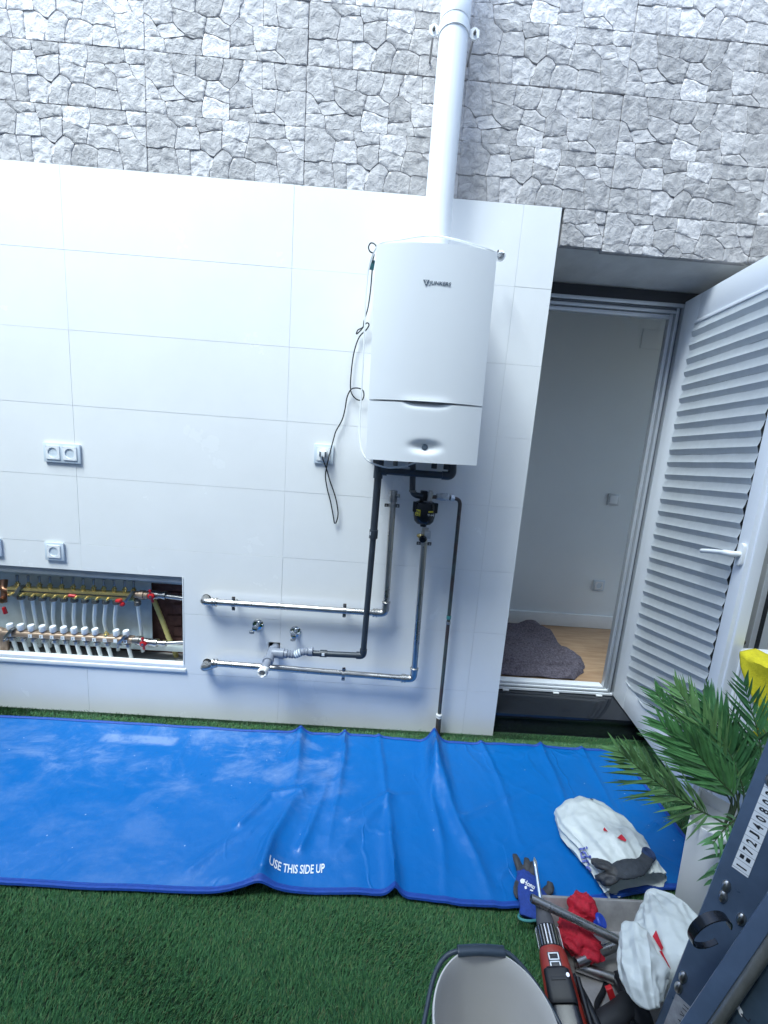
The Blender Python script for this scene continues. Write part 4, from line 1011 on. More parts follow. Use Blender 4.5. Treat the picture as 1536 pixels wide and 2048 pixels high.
bead_strip('glazing_bead', [(IS0, IZ0, oo), (IS0 + bw, IZ0 + bw, oi2), (IS0 + bw, IZ1 - bw, oi2), (IS0, IZ1, oo)])
bead_strip('glazing_bead', [(IS1, IZ1, oo), (IS1 - bw * .3, IZ1 - bw, oi2), (IS1 - bw * .3, IZ0 + bw, oi2), (IS1, IZ0, oo)])
bead_strip('glazing_bead', [(IS0, IZ1, oo), (IS0 + bw, IZ1 - bw, oi2), (IS1 - bw * .3, IZ1 - bw, oi2), (IS1, IZ1, oo)])
bead_strip('glazing_bead', [(IS1, IZ0, oo), (IS1 - bw * .3, IZ0 + bw, oi2), (IS0 + bw, IZ0 + bw, oi2), (IS0, IZ0, oo)])
part('glass_pane', lbox(MB(), IS0 + .004, IS1 - .004, IZ0 + .004, IZ1 - .004, -.040, -.036), M['glass'], lf, smooth=False)
fab = mat('white non woven blind fabric', (0.70, 0.73, 0.76), 0.85, var=0.07, vscale=38, detail=8)
_t = fab.node_tree; _b = _t.nodes['Principled BSDF']; _l = _t.nodes.new('ShaderNodeBsdfTranslucent'); _l.inputs[0].default_value = (.72, .76, .80, 1)
_m = _t.nodes.new('ShaderNodeMixShader'); _m.inputs[0].default_value = .45
_t.links.new(_b.outputs[0], _m.inputs[1]); _t.links.new(_l.outputs[0], _m.inputs[2]); _t.links.new(_m.outputs[0], _t.nodes['Material Output'].inputs[0])
bn = part('blind', lbox(MB(), IS0 - .006, IS1 - .004, IZ1 - .014, IZ1 - .001, -.012, .004), M['pvc_white'], lf, bev=.002, label='pleated fabric blind sagging open at its lower corner')
ZT = IZ1 - .012; r3 = random.Random(5)
PPL, PN = .0572, 28.7
def pz(i, f_):                                                  # height of pleat line i at the share f_ of the width: the free corner is caught up
    return ZT - PPL * i + .145 * (i / PN) ** 2.2 * f_
for i in range(32):
    s0, s1 = IS0 - .010, IS1 - .002 + r3.uniform(-.002, .003)
    js = r3.uniform(-.0006, .0006)
    def zb(t_): return .262 - .055 * t_
    f0 = 0.0
    if pz(i, 0) < zb(0) + .004:
        f0 = next((k_ / 100 for k_ in range(101) if pz(i, k_ / 100) > zb(k_ / 100) + .004), 1.0)
    if f0 > .9: continue
    mb = MB(); ns = 12; rows_ = []
    for f_, o_ in ((0, 0), (.30, .0022), (.56, .0050), (.59, .0056), (.62, .0050), (.82, .0026), (1.0, 0)):
        row = []
        for k_ in range(ns + 1):
            t_ = f0 + (1 - f0) * k_ / ns; s = s0 + (s1 - s0) * t_
            z = pz(i, t_) * (1 - f_) + pz(i + 1, t_) * f_ + .0010 * noise.noise((s * 14, i * 3.1, f_ * 2))
            row.append(LP(s, max(z, zb(t_)), -.001 + o_ * (1.35 if f_ in (.56, .59, .62) else 1) + js + .0012 * noise.noise((s * 9, i * 2.7, 1))))
        rows_.append(row)
    mb.rings(rows_, cap=False, closed_ring=False)
    part('pleat', mb, fab, bn, ang=12, fixn=False)
hs, hz = .640, 1.078
hn = part('handle', MB().rings([[LP(hs + .0135 * math.cos(a_), hz + (.0135 * math.sin(a_) + (.026 if math.sin(a_) > 0 else -.026)), o_) for a_ in [2 * math.pi * k_ / 24 for k_ in range(24)]] for o_ in (.0, .011)]), M['plastic_white'], lf, bev=.002)
P = [LP(hs, hz, .008), LP(hs, hz, .035), LP(hs - .012, hz - .001, .046), LP(hs - .05, hz - .008, .048), LP(hs - .10, hz - .018, .048), LP(hs - .135, hz - .026, .046)]
part('lever', MB().tube(cr(P, 5), [.010] * 12 + [.0085] * 13 + [.004], 14), M['plastic_white'], hn)
for s in (.225, .315):
    part('blind_clip', MB().obox(LP(s, IZ0 + .055, -.024), DV, NV, (0, 0, 1), .008, .006, .009), M['steel'], lf, bev=.002)

# ------------------------------------------------------------------ side wall of the house with a second glazed door
XW = 1.25
hw = thing('house_side_wall', 'grey rendered side wall of the house beyond the open door leaf', 'wall', (XW, -1.4, 0))
part('wall_face', tile_mb(-2.9, -.003, -.1, 3.5, [(-1.35, -.05, .05, 2.15)], [], 0, .25).xf(Matrix(((0, 1, 0, XW), (1, 0, 0, 0), (0, 0, 1, 0), (0, 0, 0, 1)))), M['patio'], hw, smooth=False)
gd_ = thing('glazed_side_door', 'dark glazed door in white frame at the picture edge behind the cabinet', 'door', (XW, -.7, .05))
part('frame', tile_mb(-1.35, -.05, .05, 2.15, [(-.096, -.058, .11, 2.09), (-1.29, -.128, .11, 2.09)], [], 0, .05).xf(Matrix(((0, 1, 0, XW + .004), (1, 0, 0, 0), (0, 0, 1, 0), (0, 0, 0, 1)))), M['pvc_white'], gd_, bev=.002)
dkg = mat('dark reflective glazing', (0.012, 0.015, 0.02), 0.04, spec=0.7)
part('glass_pane', MB().box(XW + .022, XW + .028, -.0975, -.0565, .105, 2.095), dkg, gd_, smooth=False)
part('glass_pane', MB().box(XW + .022, XW + .028, -1.295, -.1265, .105, 2.095), dkg, gd_, smooth=False)
part('door_stop', MB().lathe([(.012, 0), (.012, .02), (.008, .024)], SX(1487, 1284, XW - .03), (-1, 0, 0), 14), M['rust'], gd_)

cabx, caby, cabz = .82, -.432, .742
cb = thing('white_cabinet', 'white cabinet beside the open door leaf, a yellow cloth over its edge', 'cabinet', (1.0, -.8, 0))
part('carcass', MB().box(cabx + .018, 1.235, -1.15, caby, .03, cabz - .019), M['plastic_white'], cb, bev=.001)
part('top_board', MB().box(cabx, 1.238, -1.16, caby + .003, cabz - .0185, cabz), M['plastic_white'], cb, bev=.0015)
part('side_post', MB().box(cabx + .001, cabx + .0178, caby - .026, caby, .03, cabz - .019), M['plastic_white'], cb, bev=.001)
part('door_panel', MB().box(cabx + .003, cabx + .0178, -1.12, caby - .030, .04, cabz - .030), M['plastic_white'], cb, bev=.001)
yc_ = mat('yellow microfibre cloth', (0.58, 0.50, 0.015), 0.9, var=0.12, vscale=60, bump=.0015, bscale=260)
def cloth(u, v):
    # v: 0 on the table top far from the edge, .45 at the edge, 1 at the hem
    y = -.500 - .38 * u + .02 * math.sin(v * 5 + 1)
    k_ = v * .26 - .055 + .045 * math.sin(u * 7.5 + .6) * v + (.05 * (1 - u) if v > .5 else 0) * 0
    hump = .006 * (1 + noise.noise((u * 5, v * 4, 2))) + .007 * max(0, math.sin(u * 11 + v * 3))
    if k_ < 0: x, z = cabx - k_ - .01, cabz + .004 + hump * (1 - .6 * max(0, 1 + k_ * 14))
    else: x, z = cabx - .008 - hump - .012 * math.sin(u * 9 + v * 4), cabz - k_ + .006
    e_ = .10 * (1 - min(1, u / .16)) ** 2 * (v - .3)          # the corner drops back
    return (x, y - e_, z + (.004 * noise.noise((u * 20, v * 20, 5))))
o = solo('yellow_cloth', MB().grid(cloth, 60, 40), yc_, 'yellow cleaning cloth draped over the edge of the white cabinet', 'cloth', ang=70, fixn=False)
md = o.modifiers.new('thickness', 'SOLIDIFY'); md.thickness = .003

# ------------------------------------------------------------------ tall white pot with an artificial palm
PB = Vector((.640, -.722, 0)); pn = Vector((-.72, -.69, 0)).normalized(); pt = Vector((-pn.y, pn.x, 0)) * -1
pm = thing('potted_palm', 'green artificial palm with feathery fronds in a tall white square pot', 'potted plant', tuple(PB))
if pt.x < 0: pt = -pt
mb = MB()
def sqr(h, a_): return [PB + pn * a_ * sx + pt * a_ * sy + Vector((0, 0, h)) for sx, sy in ((1, -1), (1, 1), (-1, 1), (-1, -1))]
mb.rings([sqr(.0, .084), sqr(.315, .093), sqr(.315, .087), sqr(.275, .085)], cap=True)
potm = mat('white plastic planter', (0.74, 0.74, 0.75), 0.45, var=0.03, vscale=6)
part('pot', mb, potm, pm, bev=.004)
part('soil', MB().rings([sqr(.268, .083), sqr(.274, .083)]), M['hole'], pm)
leafm = [mat('palm leaf green', (0.066, 0.19, 0.060), 0.40, var=0.30, vscale=22), mat('palm leaf deep green', (0.042, 0.135, 0.048), 0.42, var=0.3, vscale=22), mat('palm leaf pale green', (0.105, 0.22, 0.075), 0.4, var=0.25, vscale=22)]
stemm = mat('palm stem', (0.035, 0.06, 0.02), 0.5)
TOPP = PB + Vector((0, 0, .285)); sB = depth(TOPP)
def frond(tip_px, ds, mids, ll, n, mi, droop=.25, spread=62, lw=.0045, start=.36, seed=0, one=None):
    r = random.Random(seed)
    pts = [TOPP + Vector((r.uniform(-.02, .02), r.uniform(-.02, .02), 0))] + [D(u, v, sB + d) for u, v, d in mids] + [D(tip_px[0], tip_px[1], sB + ds)]
    sp = cr(pts, 12); m_ = len(sp)
    fr_ = part('frond', MB().tube(sp, [.0036 * (1 - .8 * i / m_) for i in range(m_)], 6), stemm, pm)
    mb = MB()
    view = (CAMP - sp[m_ // 2]).normalized()
    for k_ in range(n):
        t_ = start + (1 - start) * (k_ + .5) / n
        i = min(m_ - 2, int(t_ * (m_ - 1))); p = sp[i].lerp(sp[i + 1], t_ * (m_ - 1) - i); ax = (sp[i + 1] - sp[i]).normalized()
        side0 = ax.cross(view + Vector((r.uniform(-.35, .35), r.uniform(-.35, .35), r.uniform(-.35, .35)))).normalized(); up = side0.cross(ax)
        env = math.sin(math.pi * min(1, .16 + .84 * (t_ - start) / (1 - start) * .9 + .06)) ** .6
        env = max(.42, env)
        for s in ((-1, 1) if one is None else (one,)):
            L = ll * env * r.uniform(.85, 1.12); an = R(spread * (1 - .45 * t_) + r.uniform(-9, 9))
            d0 = (ax * math.cos(an) + side0 * s * math.sin(an) + up * r.uniform(-.18, .3)).normalized()
            wv = d0.cross(up).normalized(); wv = (wv + up * r.uniform(-.5, .5)).normalized()
            prev = p; rows_ = []
            for q_, wd in ((0, .35), (.22, 1.0), (.5, .9), (.78, .5), (1.0, .03)):
                c = p + d0 * L * q_ + Vector((0, 0, -droop * L * q_ * q_)) + ax * (.10 * L * q_ * q_)
                nn = d0.cross(wv).normalized()
                rows_.append((c - wv * lw * wd, c + nn * lw * wd * .28, c + wv * lw * wd))
            vs = [x for row in rows_ for x in row]; fs = []
            for j in range(4):
                o_ = j * 3; fs += [(o_, o_ + 1, o_ + 4, o_ + 3), (o_ + 1, o_ + 2, o_ + 5, o_ + 4)]
            mb.add(vs, fs)
    part('leaflets', mb, leafm[mi], fr_, ang=80, fixn=False)
FR = [((1236, 1500), .02, [(1440, 1642, .0), (1385, 1612, .0), (1308, 1560, .01)], .150, 30, 2, .16, 46),
      ((1312, 1385), .16, [(1462, 1590, .03), (1412, 1515, .08)], .150, 32, 0, .12, 48),
      ((1352, 1372), .13, [(1470, 1575, .02), (1420, 1480, .06)], .145, 32, 2, .1, 46),
      ((1322, 1445), .10, [(1460, 1600, .0), (1395, 1525, .04)], .14, 32, 0, .14, 48),
      ((1408, 1392), .10, [(1480, 1570, .02), (1450, 1480, .05)], .145, 30, 1, .1, 46),
      ((1375, 1480), .02, [(1470, 1600, -.02), (1425, 1545, .0)], .14, 30, 0, .14, 48),
      ((1488, 1366), .03, [(1512, 1590, -.02), (1522, 1500, .0)], .135, 22, 1, .06, 52),
      ((1440, 1470), .05, [(1488, 1600, .0), (1470, 1530, .02)], .12, 24, 1, .1, 50),
      ((1425, 1688), -.12, [(1475, 1640, -.05), (1452, 1655, -.08)], .085, 7, 0, .25, 42),
      ((1424, 1770), -.12, [(1482, 1680, -.06), (1450, 1715, -.09)], .070, 6, 1, .25, 40),
      ((1560, 1420), .06, [(1515, 1600, .0), (1545, 1500, .03)], .13, 22, 0, .1, 50),
      ]
for i, f in enumerate(FR): frond(*f, seed=20 + i)

# ------------------------------------------------------------------ blue ground sheet
def lerp_tab(tab, x):
    if x <= tab[0][0]: return tab[0][1]
    for (a_, p), (b_, q) in zip(tab, tab[1:]):
        if x <= b_: return p + (q - p) * (x - a_) / (b_ - a_)
    return tab[-1][1]
TZ = .020
backt = sorted((G(u, v, TZ).x, G(u, v, TZ).y) for u, v in ((0, 1432), (120, 1438), (250, 1446), (400, 1455), (540, 1463), (650, 1468), (760, 1474), (850, 1484), (900, 1486), (1000, 1488), (1090, 1494), (1170, 1499), (1240, 1505)))
frontt = sorted((G(u, v, TZ).x, G(u, v, TZ).y) for u, v in ((0, 1762), (150, 1773), (300, 1780), (410, 1783), (500, 1786), (560, 1784), (640, 1784), (780, 1790), (850, 1798), (920, 1809), (1000, 1815), (1050, 1813), (1200, 1800), (1330, 1775)))
RIDGES = [([(600, 1464), (594, 1520), (585, 1580)], .034, .030), ([(690, 1468), (686, 1540), (655, 1700)], .018, .020), ([(760, 1474), (765, 1560), (778, 1640)], .014, .010),
          ([(866, 1466), (870, 1530), (880, 1600)], .040, .062), ([(872, 1520), (900, 1610), (945, 1710), (992, 1815)], .030, .024), ([(868, 1500), (862, 1600), (884, 1700), (893, 1800)], .022, .016),
          ([(960, 1488), (1000, 1570), (1040, 1690)], .016, .012), ([(1080, 1493), (1118, 1580), (1168, 1690)], .018, .015), ([(1160, 1499), (1205, 1580), (1240, 1640)], .014, .010),
          ([(790, 1795), (784, 1700), (776, 1600)], .024, .030), ([(776, 1600), (700, 1680), (640, 1740)], .030, .012), ([(524, 1764), (545, 1690), (585, 1610), (630, 1560)], .034, .034),
          ([(480, 1650), (540, 1590), (640, 1580)], .018, .012), ([(600, 1700), (640, 1610), (660, 1560)], .018, .012), ([(700, 1640), (760, 1600), (850, 1590)], .018, .008),
          ([(930, 1640), (990, 1610), (1060, 1580)], .016, .007), ([(1000, 1750), (1080, 1690), (1170, 1660)], .02, .006), ([(380, 1470), (340, 1560)], .006, .003), ([(500, 1478), (455, 1580)], .006, .003),
          ([(1310, 1650), (1270, 1690)], .012, .008), ([(1180, 1610), (1110, 1650)], .02, .008), ([(380, 1740), (450, 1690), (520, 1650)], .02, .007)]
RW = [([G(u, v, TZ).xy for u, v in pts], w_, h_) for pts, w_, h_ in RIDGES]
def seg_d(p, a_, b_):
    ab = b_ - a_; t_ = max(0, min(1, (p - a_).dot(ab) / ab.dot(ab))); return (p - a_ - ab * t_).length, t_
def tarp_h(x, y):
    p = Vector((x + .010 * noise.noise((x * 6, y * 6, 4)), y)); h = TZ
    for pts, w_, hh in RW:
        n = len(pts) - 1; best = 9; bt = 0
        for i in range(n):
            d_, t_ = seg_d(p, pts[i], pts[i + 1])
            if d_ < best: best = d_; bt = (i + t_) / n
        if best < w_ * 3.2:
            q = best / (w_ * .78); prof = 1 / (1 + q * q * 1.7) - .085 * q * .6 / 1
            h += 1.15 * hh * max(0, prof) * (1 - .85 * bt ** 1.5)
    rgt_ = 1 / (1 + math.exp(-(x + .75) * 7))
    h += .0022 * fbm((x * 3.2, y * 4.2, 1)) + (.0035 * ridge((x * 4.4 + y * 1.5, y * 2.6, 6)) * rgt_) + .0009 * ridge((x * 11, y * 9, 3)) + .0028 * rgt_ * fbm((x * 9, y * 7, 2))
    f1 = noise.voronoi(Vector((x * 4.6 + y * 1.2, y * 4.0 - x * .8, 3.0)))[0]
    lc_ = math.exp(-((x + .62) / .22) ** 2) * math.exp(-((y + .40) / .22) ** 2)
    h += (.0045 * rgt_ + .010 * lc_) * (.5 - min(1, f1[1] - f1[0])) + .0035 * rgt_ * (f1[0] - .4)
    c = G(512, 1775, TZ); h += .032 * math.exp(-((x - c.x) / .075) ** 2) * math.exp(-((y + .74) / .10) ** 2)
    return max(h, .014)
XL, XR = -2.35, .722
def tarp_p(u, v):
    x = XL + (XR - XL) * u
    y0 = lerp_tab(backt, x); y1 = lerp_tab(frontt, x)
    y = y0 + (y1 - y0) * v + .004 * noise.noise((x * 5, v * 3, 2))
    return (x, y, tarp_h(x, y))
tm = bpy.data.materials.new('blue tarpaulin'); tm.use_nodes = True
t = tm.node_tree; N = t.nodes; Lk = t.links; b = N['Principled BSDF']; b.inputs['Roughness'].default_value = .34; b.inputs['Specular IOR Level'].default_value = .36
ge = N.new('ShaderNodeNewGeometry')
def node(tp, **k):
    n = N.new(tp)
    for a_, v_ in k.items():
        if a_.startswith('i_'): n.inputs[int(a_[2:])].default_value = v_
        else: setattr(n, a_, v_)
    return n
nz = node('ShaderNodeTexNoise'); nz.inputs['Scale'].default_value = 4.2; nz.inputs['Detail'].default_value = 12; nz.inputs['Roughness'].default_value = .74; nz.inputs['Distortion'].default_value = .5
mpg = node('ShaderNodeMapping'); mpg.inputs['Scale'].default_value = (1.0, 1.9, 1); Lk.new(ge.outputs['Position'], mpg.inputs['Vector']); Lk.new(mpg.outputs[0], nz.inputs['Vector'])
sep = node('ShaderNodeSeparateXYZ'); Lk.new(ge.outputs['Position'], sep.inputs[0])
def mrange(src, a_, b_, c_=0, d_=1, smooth='SMOOTHSTEP'):
    m_ = node('ShaderNodeMapRange', interpolation_type=smooth); m_.inputs['From Min'].default_value = a_; m_.inputs['From Max'].default_value = b_; m_.inputs['To Min'].default_value = c_; m_.inputs['To Max'].default_value = d_
    Lk.new(src, m_.inputs['Value']); return m_.outputs[0]
def mul(a_, b_, op='MULTIPLY'):
    m_ = node('ShaderNodeMath', operation=op)
    for i, x in enumerate((a_, b_)):
        if isinstance(x, (int, float)): m_.inputs[i].default_value = x
        else: Lk.new(x, m_.inputs[i])
    return m_.outputs[0]
X_, Y_ = sep.outputs[0], sep.outputs[1]
dust = mul(mul(mrange(nz.outputs['Fac'], .45, .72), mrange(Y_, -.62, -.22)), mul(mrange(X_, -2.3, -1.7), mrange(X_, -.42, -.7)))
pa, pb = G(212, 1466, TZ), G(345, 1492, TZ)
reflection_patch = mul(mul(mrange(X_, pa.x - .015, pa.x + .02), mrange(X_, pb.x + .02, pb.x - .01)), mul(mrange(Y_, pb.y - .012, pb.y + .012), mrange(Y_, pa.y + .01, pa.y - .012)))  # pale sky reflection painted into the tarp colour
reflection_patch = mul(reflection_patch, mrange(nz.outputs['Fac'], .36, .60, .05, 1))
sc = node('ShaderNodeTexNoise'); sc.inputs['Scale'].default_value = 2.2; sc.inputs['Detail'].default_value = 10; sc.inputs['Roughness'].default_value = .72; Lk.new(mpg.outputs[0], sc.inputs['Vector'])
rub = mul(mul(mrange(sc.outputs['Fac'], .5, .66), .08), mrange(X_, -.1, -.6))
fac = mul(mul(mul(dust, .30), mul(reflection_patch, .38), 'MAXIMUM'), rub, 'ADD')
spk = node('ShaderNodeTexVoronoi'); spk.inputs['Scale'].default_value = 16; Lk.new(ge.outputs['Position'], spk.inputs['Vector'])
fac = mul(fac, mul(mrange(spk.outputs['Distance'], .05, .02), .55), 'MAXIMUM')
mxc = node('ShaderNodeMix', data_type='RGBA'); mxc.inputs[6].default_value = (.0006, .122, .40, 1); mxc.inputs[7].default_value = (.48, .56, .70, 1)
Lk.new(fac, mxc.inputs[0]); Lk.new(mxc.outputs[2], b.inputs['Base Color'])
Lk.new(mrange(nz.outputs['Fac'], .3, .7, .27, .46), b.inputs['Roughness'])
wv = node('ShaderNodeTexNoise'); wv.inputs['Scale'].default_value = 30; wv.inputs['Detail'].default_value = 6; Lk.new(ge.outputs['Position'], wv.inputs['Vector'])
bpn = node('ShaderNodeBump'); bpn.inputs['Distance'].default_value = .0022; Lk.new(wv.outputs['Fac'], bpn.inputs['Height'])
cmap = node('ShaderNodeMapping'); cmap.inputs['Scale'].default_value = (1, .62, 1); cmap.inputs['Rotation'].default_value = (0, 0, .35)
cwn = node('ShaderNodeTexNoise'); cwn.inputs['Scale'].default_value = 3; cwn.inputs['Detail'].default_value = 3; Lk.new(ge.outputs['Position'], cwn.inputs['Vector'])
cad = node('ShaderNodeVectorMath', operation='MULTIPLY_ADD'); cad.inputs[1].default_value = (.35, .35, 0); Lk.new(cwn.outputs['Color'], cad.inputs[0]); Lk.new(ge.outputs['Position'], cad.inputs[2]); Lk.new(cad.outputs[0], cmap.inputs['Vector'])
crn = node('ShaderNodeTexVoronoi', feature='DISTANCE_TO_EDGE'); crn.inputs['Scale'].default_value = 5.5; Lk.new(cmap.outputs[0], crn.inputs['Vector'])
crl = mul(mrange(crn.outputs['Distance'], .05, .0), mul(mrange(X_, -1.3, -.6, .25, 1), mrange(cwn.outputs['Fac'], .42, .62)))
bp2 = node('ShaderNodeBump'); bp2.inputs['Distance'].default_value = .0030; bp2.inputs['Strength'].default_value = .7; Lk.new(crl, bp2.inputs['Height']); Lk.new(bpn.outputs[0], bp2.inputs['Normal']); Lk.new(bp2.outputs[0], b.inputs['Normal'])
M['tarp'] = tm
tp_ = thing('blue_tarp', 'long blue tarpaulin spread on the grass along the wall, wrinkled and dusty', 'tarpaulin', (-.8, -.4, 0))
NU, NVV = 420, 120
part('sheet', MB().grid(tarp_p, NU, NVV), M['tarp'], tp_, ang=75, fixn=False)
hemm = mat('blue webbing hem', (0.009, 0.060, 0.32), 0.6, var=.12, vscale=80)
stm = mat('blue thread', (0.05, 0.06, 0.30), 0.7)
def hem(vpos, w_, name='hem'):
    pts = [Vector(tarp_p(i / NU, vpos)) for i in range(NU + 1)]
    mb = MB(); rows_ = []
    for i, p in enumerate(pts):
        s = -1 if vpos > .5 else 1
        pr = [(w_, .0022), (w_ * .62, .0034), (w_ * .55, .0026), (w_ * .35, .0036), (w_ * .28, .0026), (-.003, .0028), (-.005, -.003), (w_ * .6, -.003)]
        rows_.append([(p.x, p.y - s * q_, p.z + h_ + (tarp_h(p.x, p.y - s * q_) - p.z if q_ > 0 and h_ > 0 else 0)) for q_, h_ in pr])
    mb.rings(rows_); part(name, mb, hemm, tp_, ang=50)
hem(1.0, .011); hem(0.0, .010)
ep = [Vector(tarp_p(1.0, j / NVV)) for j in range(NVV + 1)]
part('hem', MB().rings([[(p.x - .010, p.y, p.z + .002), (p.x + .003, p.y, p.z + .003), (p.x + .004, p.y, p.z - .003), (p.x - .010, p.y, p.z - .002)] for p in ep]), hemm, tp_, ang=50)
# printed lettering lies on the sheet
t0 = G(537, 1748, TZ + .01); t1 = G(649, 1742, TZ + .01); th = (G(648, 1722, TZ).xy - G(648, 1740, TZ).xy).length
vs, fs, asp = text_geo('USE THIS SIDE UP', bold=.018)
bm = bmesh.new(); bv = [bm.verts.new(v) for v in vs]
for f in fs:
    try: bm.faces.new([bv[i] for i in f])
    except ValueError: pass
bmesh.ops.triangulate(bm, faces=bm.faces[:]); 
ex = (t1 - t0); ex.z = 0; wl = ex.length; ex.normalize(); ey = Vector((-ex.y, ex.x, 0))
for v in bm.verts:
    q = t0 + ex * wl * v.co.x + ey * (th * v.co.y); v.co = q
bmesh.ops.subdivide_edges(bm, edges=[e for e in bm.edges if e.calc_length() > .006], cuts=2, use_grid_fill=False); bmesh.ops.triangulate(bm, faces=bm.faces[:])
for v in bm.verts: v.co.z = tarp_h(v.co.x, v.co.y) + .0018
me = bpy.data.meshes.new('printed_lettering'); bm.to_mesh(me); bm.free(); me.materials.append(M['ink_white']); link('printed_lettering', me, tp_)

# ------------------------------------------------------------------ artificial grass
def make_grass():
    rs = np.random.RandomState(4)
    def field(n, x0, x1, y0, y1): return np.stack([rs.uniform(x0, x1, n), rs.uniform(y0, y1, n)], 1)
    P = np.concatenate([field(285000, -1.75, 1.0, -1.42, -.66), field(60000, -2.45, -1.75, -1.42, -.66), field(42000, -2.45, 1.22, -.115, -.003), field(9000, .15, .94, -.09, .020), field(26000, .66, 1.2, -.66, -.05)])
    bx = np.array([a_[0] for a_ in backt]); by = np.array([a_[1] for a_ in backt]); fx = np.array([a_[0] for a_ in frontt]); fy = np.array([a_[1] for a_ in frontt])
    under = (P[:, 0] < XR - .012) & (P[:, 1] < np.interp(P[:, 0], bx, by) - .014) & (P[:, 1] > np.interp(P[:, 0], fx, fy) + .03)
    P = P[~under]; n = len(P)
    nearw = np.clip(1 - (-P[:, 1]) / .03, 0, 1) * (P[:, 0] < .16)
    fl = np.sin(P[:, 0] * 9 + np.sin(P[:, 1] * 13) * 1.5) * .5 + np.sin(P[:, 1] * 21 + P[:, 0] * 6) * .5
    ang = .9 + fl * .9 + rs.normal(0, .75, n)
    h = rs.uniform(.007, .014, n) + nearw * rs.uniform(-.004, .012, n) * (rs.rand(n) > .6); lean = rs.uniform(.35, 1.15, n)
    edge = (~((P[:, 1] < -.66) | (P[:, 0] > XR))); h = np.where(edge, h * .85, h)
    wd = rs.uniform(.0006, .0011, n)
    dx, dy = np.cos(ang), np.sin(ang)
    dy = np.where((P[:, 1] > -.03), -np.abs(dy) * .4, dy)
    v = np.zeros((n, 5, 3)); px, py = -dy, dx
    for k_, (f_, hh) in enumerate(((0, 0), (.42, .62))):
        ox = P[:, 0] + dx * h * lean * f_; oy = P[:, 1] + dy * h * lean * f_
        for s, j in ((-1, 0), (1, 1)):
            v[:, k_ * 2 + j, 0] = ox + s * px * wd; v[:, k_ * 2 + j, 1] = oy + s * py * wd; v[:, k_ * 2 + j, 2] = h * hh - .002
    v[:, 4, 0] = P[:, 0] + dx * h * lean; v[:, 4, 1] = P[:, 1] + dy * h * lean; v[:, 4, 2] = h * .92
    base = np.arange(n)[:, None] * 5
    quads = (base + np.array([[0, 1, 3, 2]])); tris = (base + np.array([[2, 3, 4]]))
    me = bpy.data.meshes.new('grass'); me.vertices.add(n * 5); me.vertices.foreach_set('co', v.ravel())
    li = np.concatenate([quads, tris], 1).ravel(); me.loops.add(n * 7); me.loops.foreach_set('vertex_index', li.astype(np.int32))
    ls = np.zeros((n, 2), np.int32); ls[:, 0] = np.arange(n) * 7; ls[:, 1] = ls[:, 0] + 4
    me.polygons.add(n * 2); me.polygons.foreach_set('loop_start', ls.ravel())
    me.update(calc_edges=True)
    return me
gm2 = bpy.data.materials.new('turf blades'); gm2.use_nodes = True
t = gm2.node_tree; b = t.nodes['Principled BSDF']; b.inputs['Roughness'].default_value = .5
g1_ = t.nodes.new('ShaderNodeNewGeometry'); r_ = t.nodes.new('ShaderNodeValToRGB')
cols_ = [(0.0, (.024, .090, .037)), (.35, (.040, .142, .053)), (.7, (.066, .20, .068)), (.92, (.11, .225, .078)), (1.0, (.15, .17, .08))]
e = r_.color_ramp.elements; e[0].position = 0; e[0].color = (*cols_[0][1], 1); e[1].position = 1; e[1].color = (*cols_[-1][1], 1)
for p_, c_ in cols_[1:-1]: q_ = e.new(p_); q_.color = (*c_, 1)
t.links.new(g1_.outputs['Random Per Island'], r_.inputs['Fac']); t.links.new(r_.outputs['Color'], b.inputs['Base Color'])
gme = make_grass(); gme.materials.append(gm2); gme.shade_smooth()
go = link('grass', gme); go['kind'] = 'stuff'; go['label'] = 'short green artificial grass around the blue tarpaulin'
# ------------------------------------------------------------------ helpers for soft things
from mathutils.bvhtree import BVHTree
def bvh_of(mb):
    return BVHTree.FromPolygons([Vector(v) for v in mb.v], mb.f)
def on_surface(bv, u, v, lift=.0012):
    d = ray(u, v).normalized(); h_ = bv.ray_cast(CAMP, d)
    if h_[0] is None: return None
    n = h_[1] if h_[1].dot(d) < 0 else -h_[1]
    return h_[0] + n * lift - d * lift
def printed(name, bv, polys, m, parent, lift=.0014, cuts=4):
    """flat print laid on a real surface; polys are outlines in photograph coordinates"""
    bm = bmesh.new()
    for P in polys:
        try: bm.faces.new([bm.verts.new((x, y, 0)) for x, y in P])
        except ValueError: pass
    bmesh.ops.triangulate(bm, faces=bm.faces[:])
    bmesh.ops.subdivide_edges(bm, edges=bm.edges[:], cuts=cuts, use_grid_fill=True); bmesh.ops.triangulate(bm, faces=bm.faces[:])
    bad = []
    for v_ in bm.verts:
        p = on_surface(bv, v_.co.x, v_.co.y, lift)
        if p is None: bad.append(v_)
        else: v_.co = p
    bmesh.ops.delete(bm, geom=bad, context='VERTS')
    me = bpy.data.meshes.new(name); bm.to_mesh(me); bm.free(); me.materials.append(m); return link(name, me, parent)
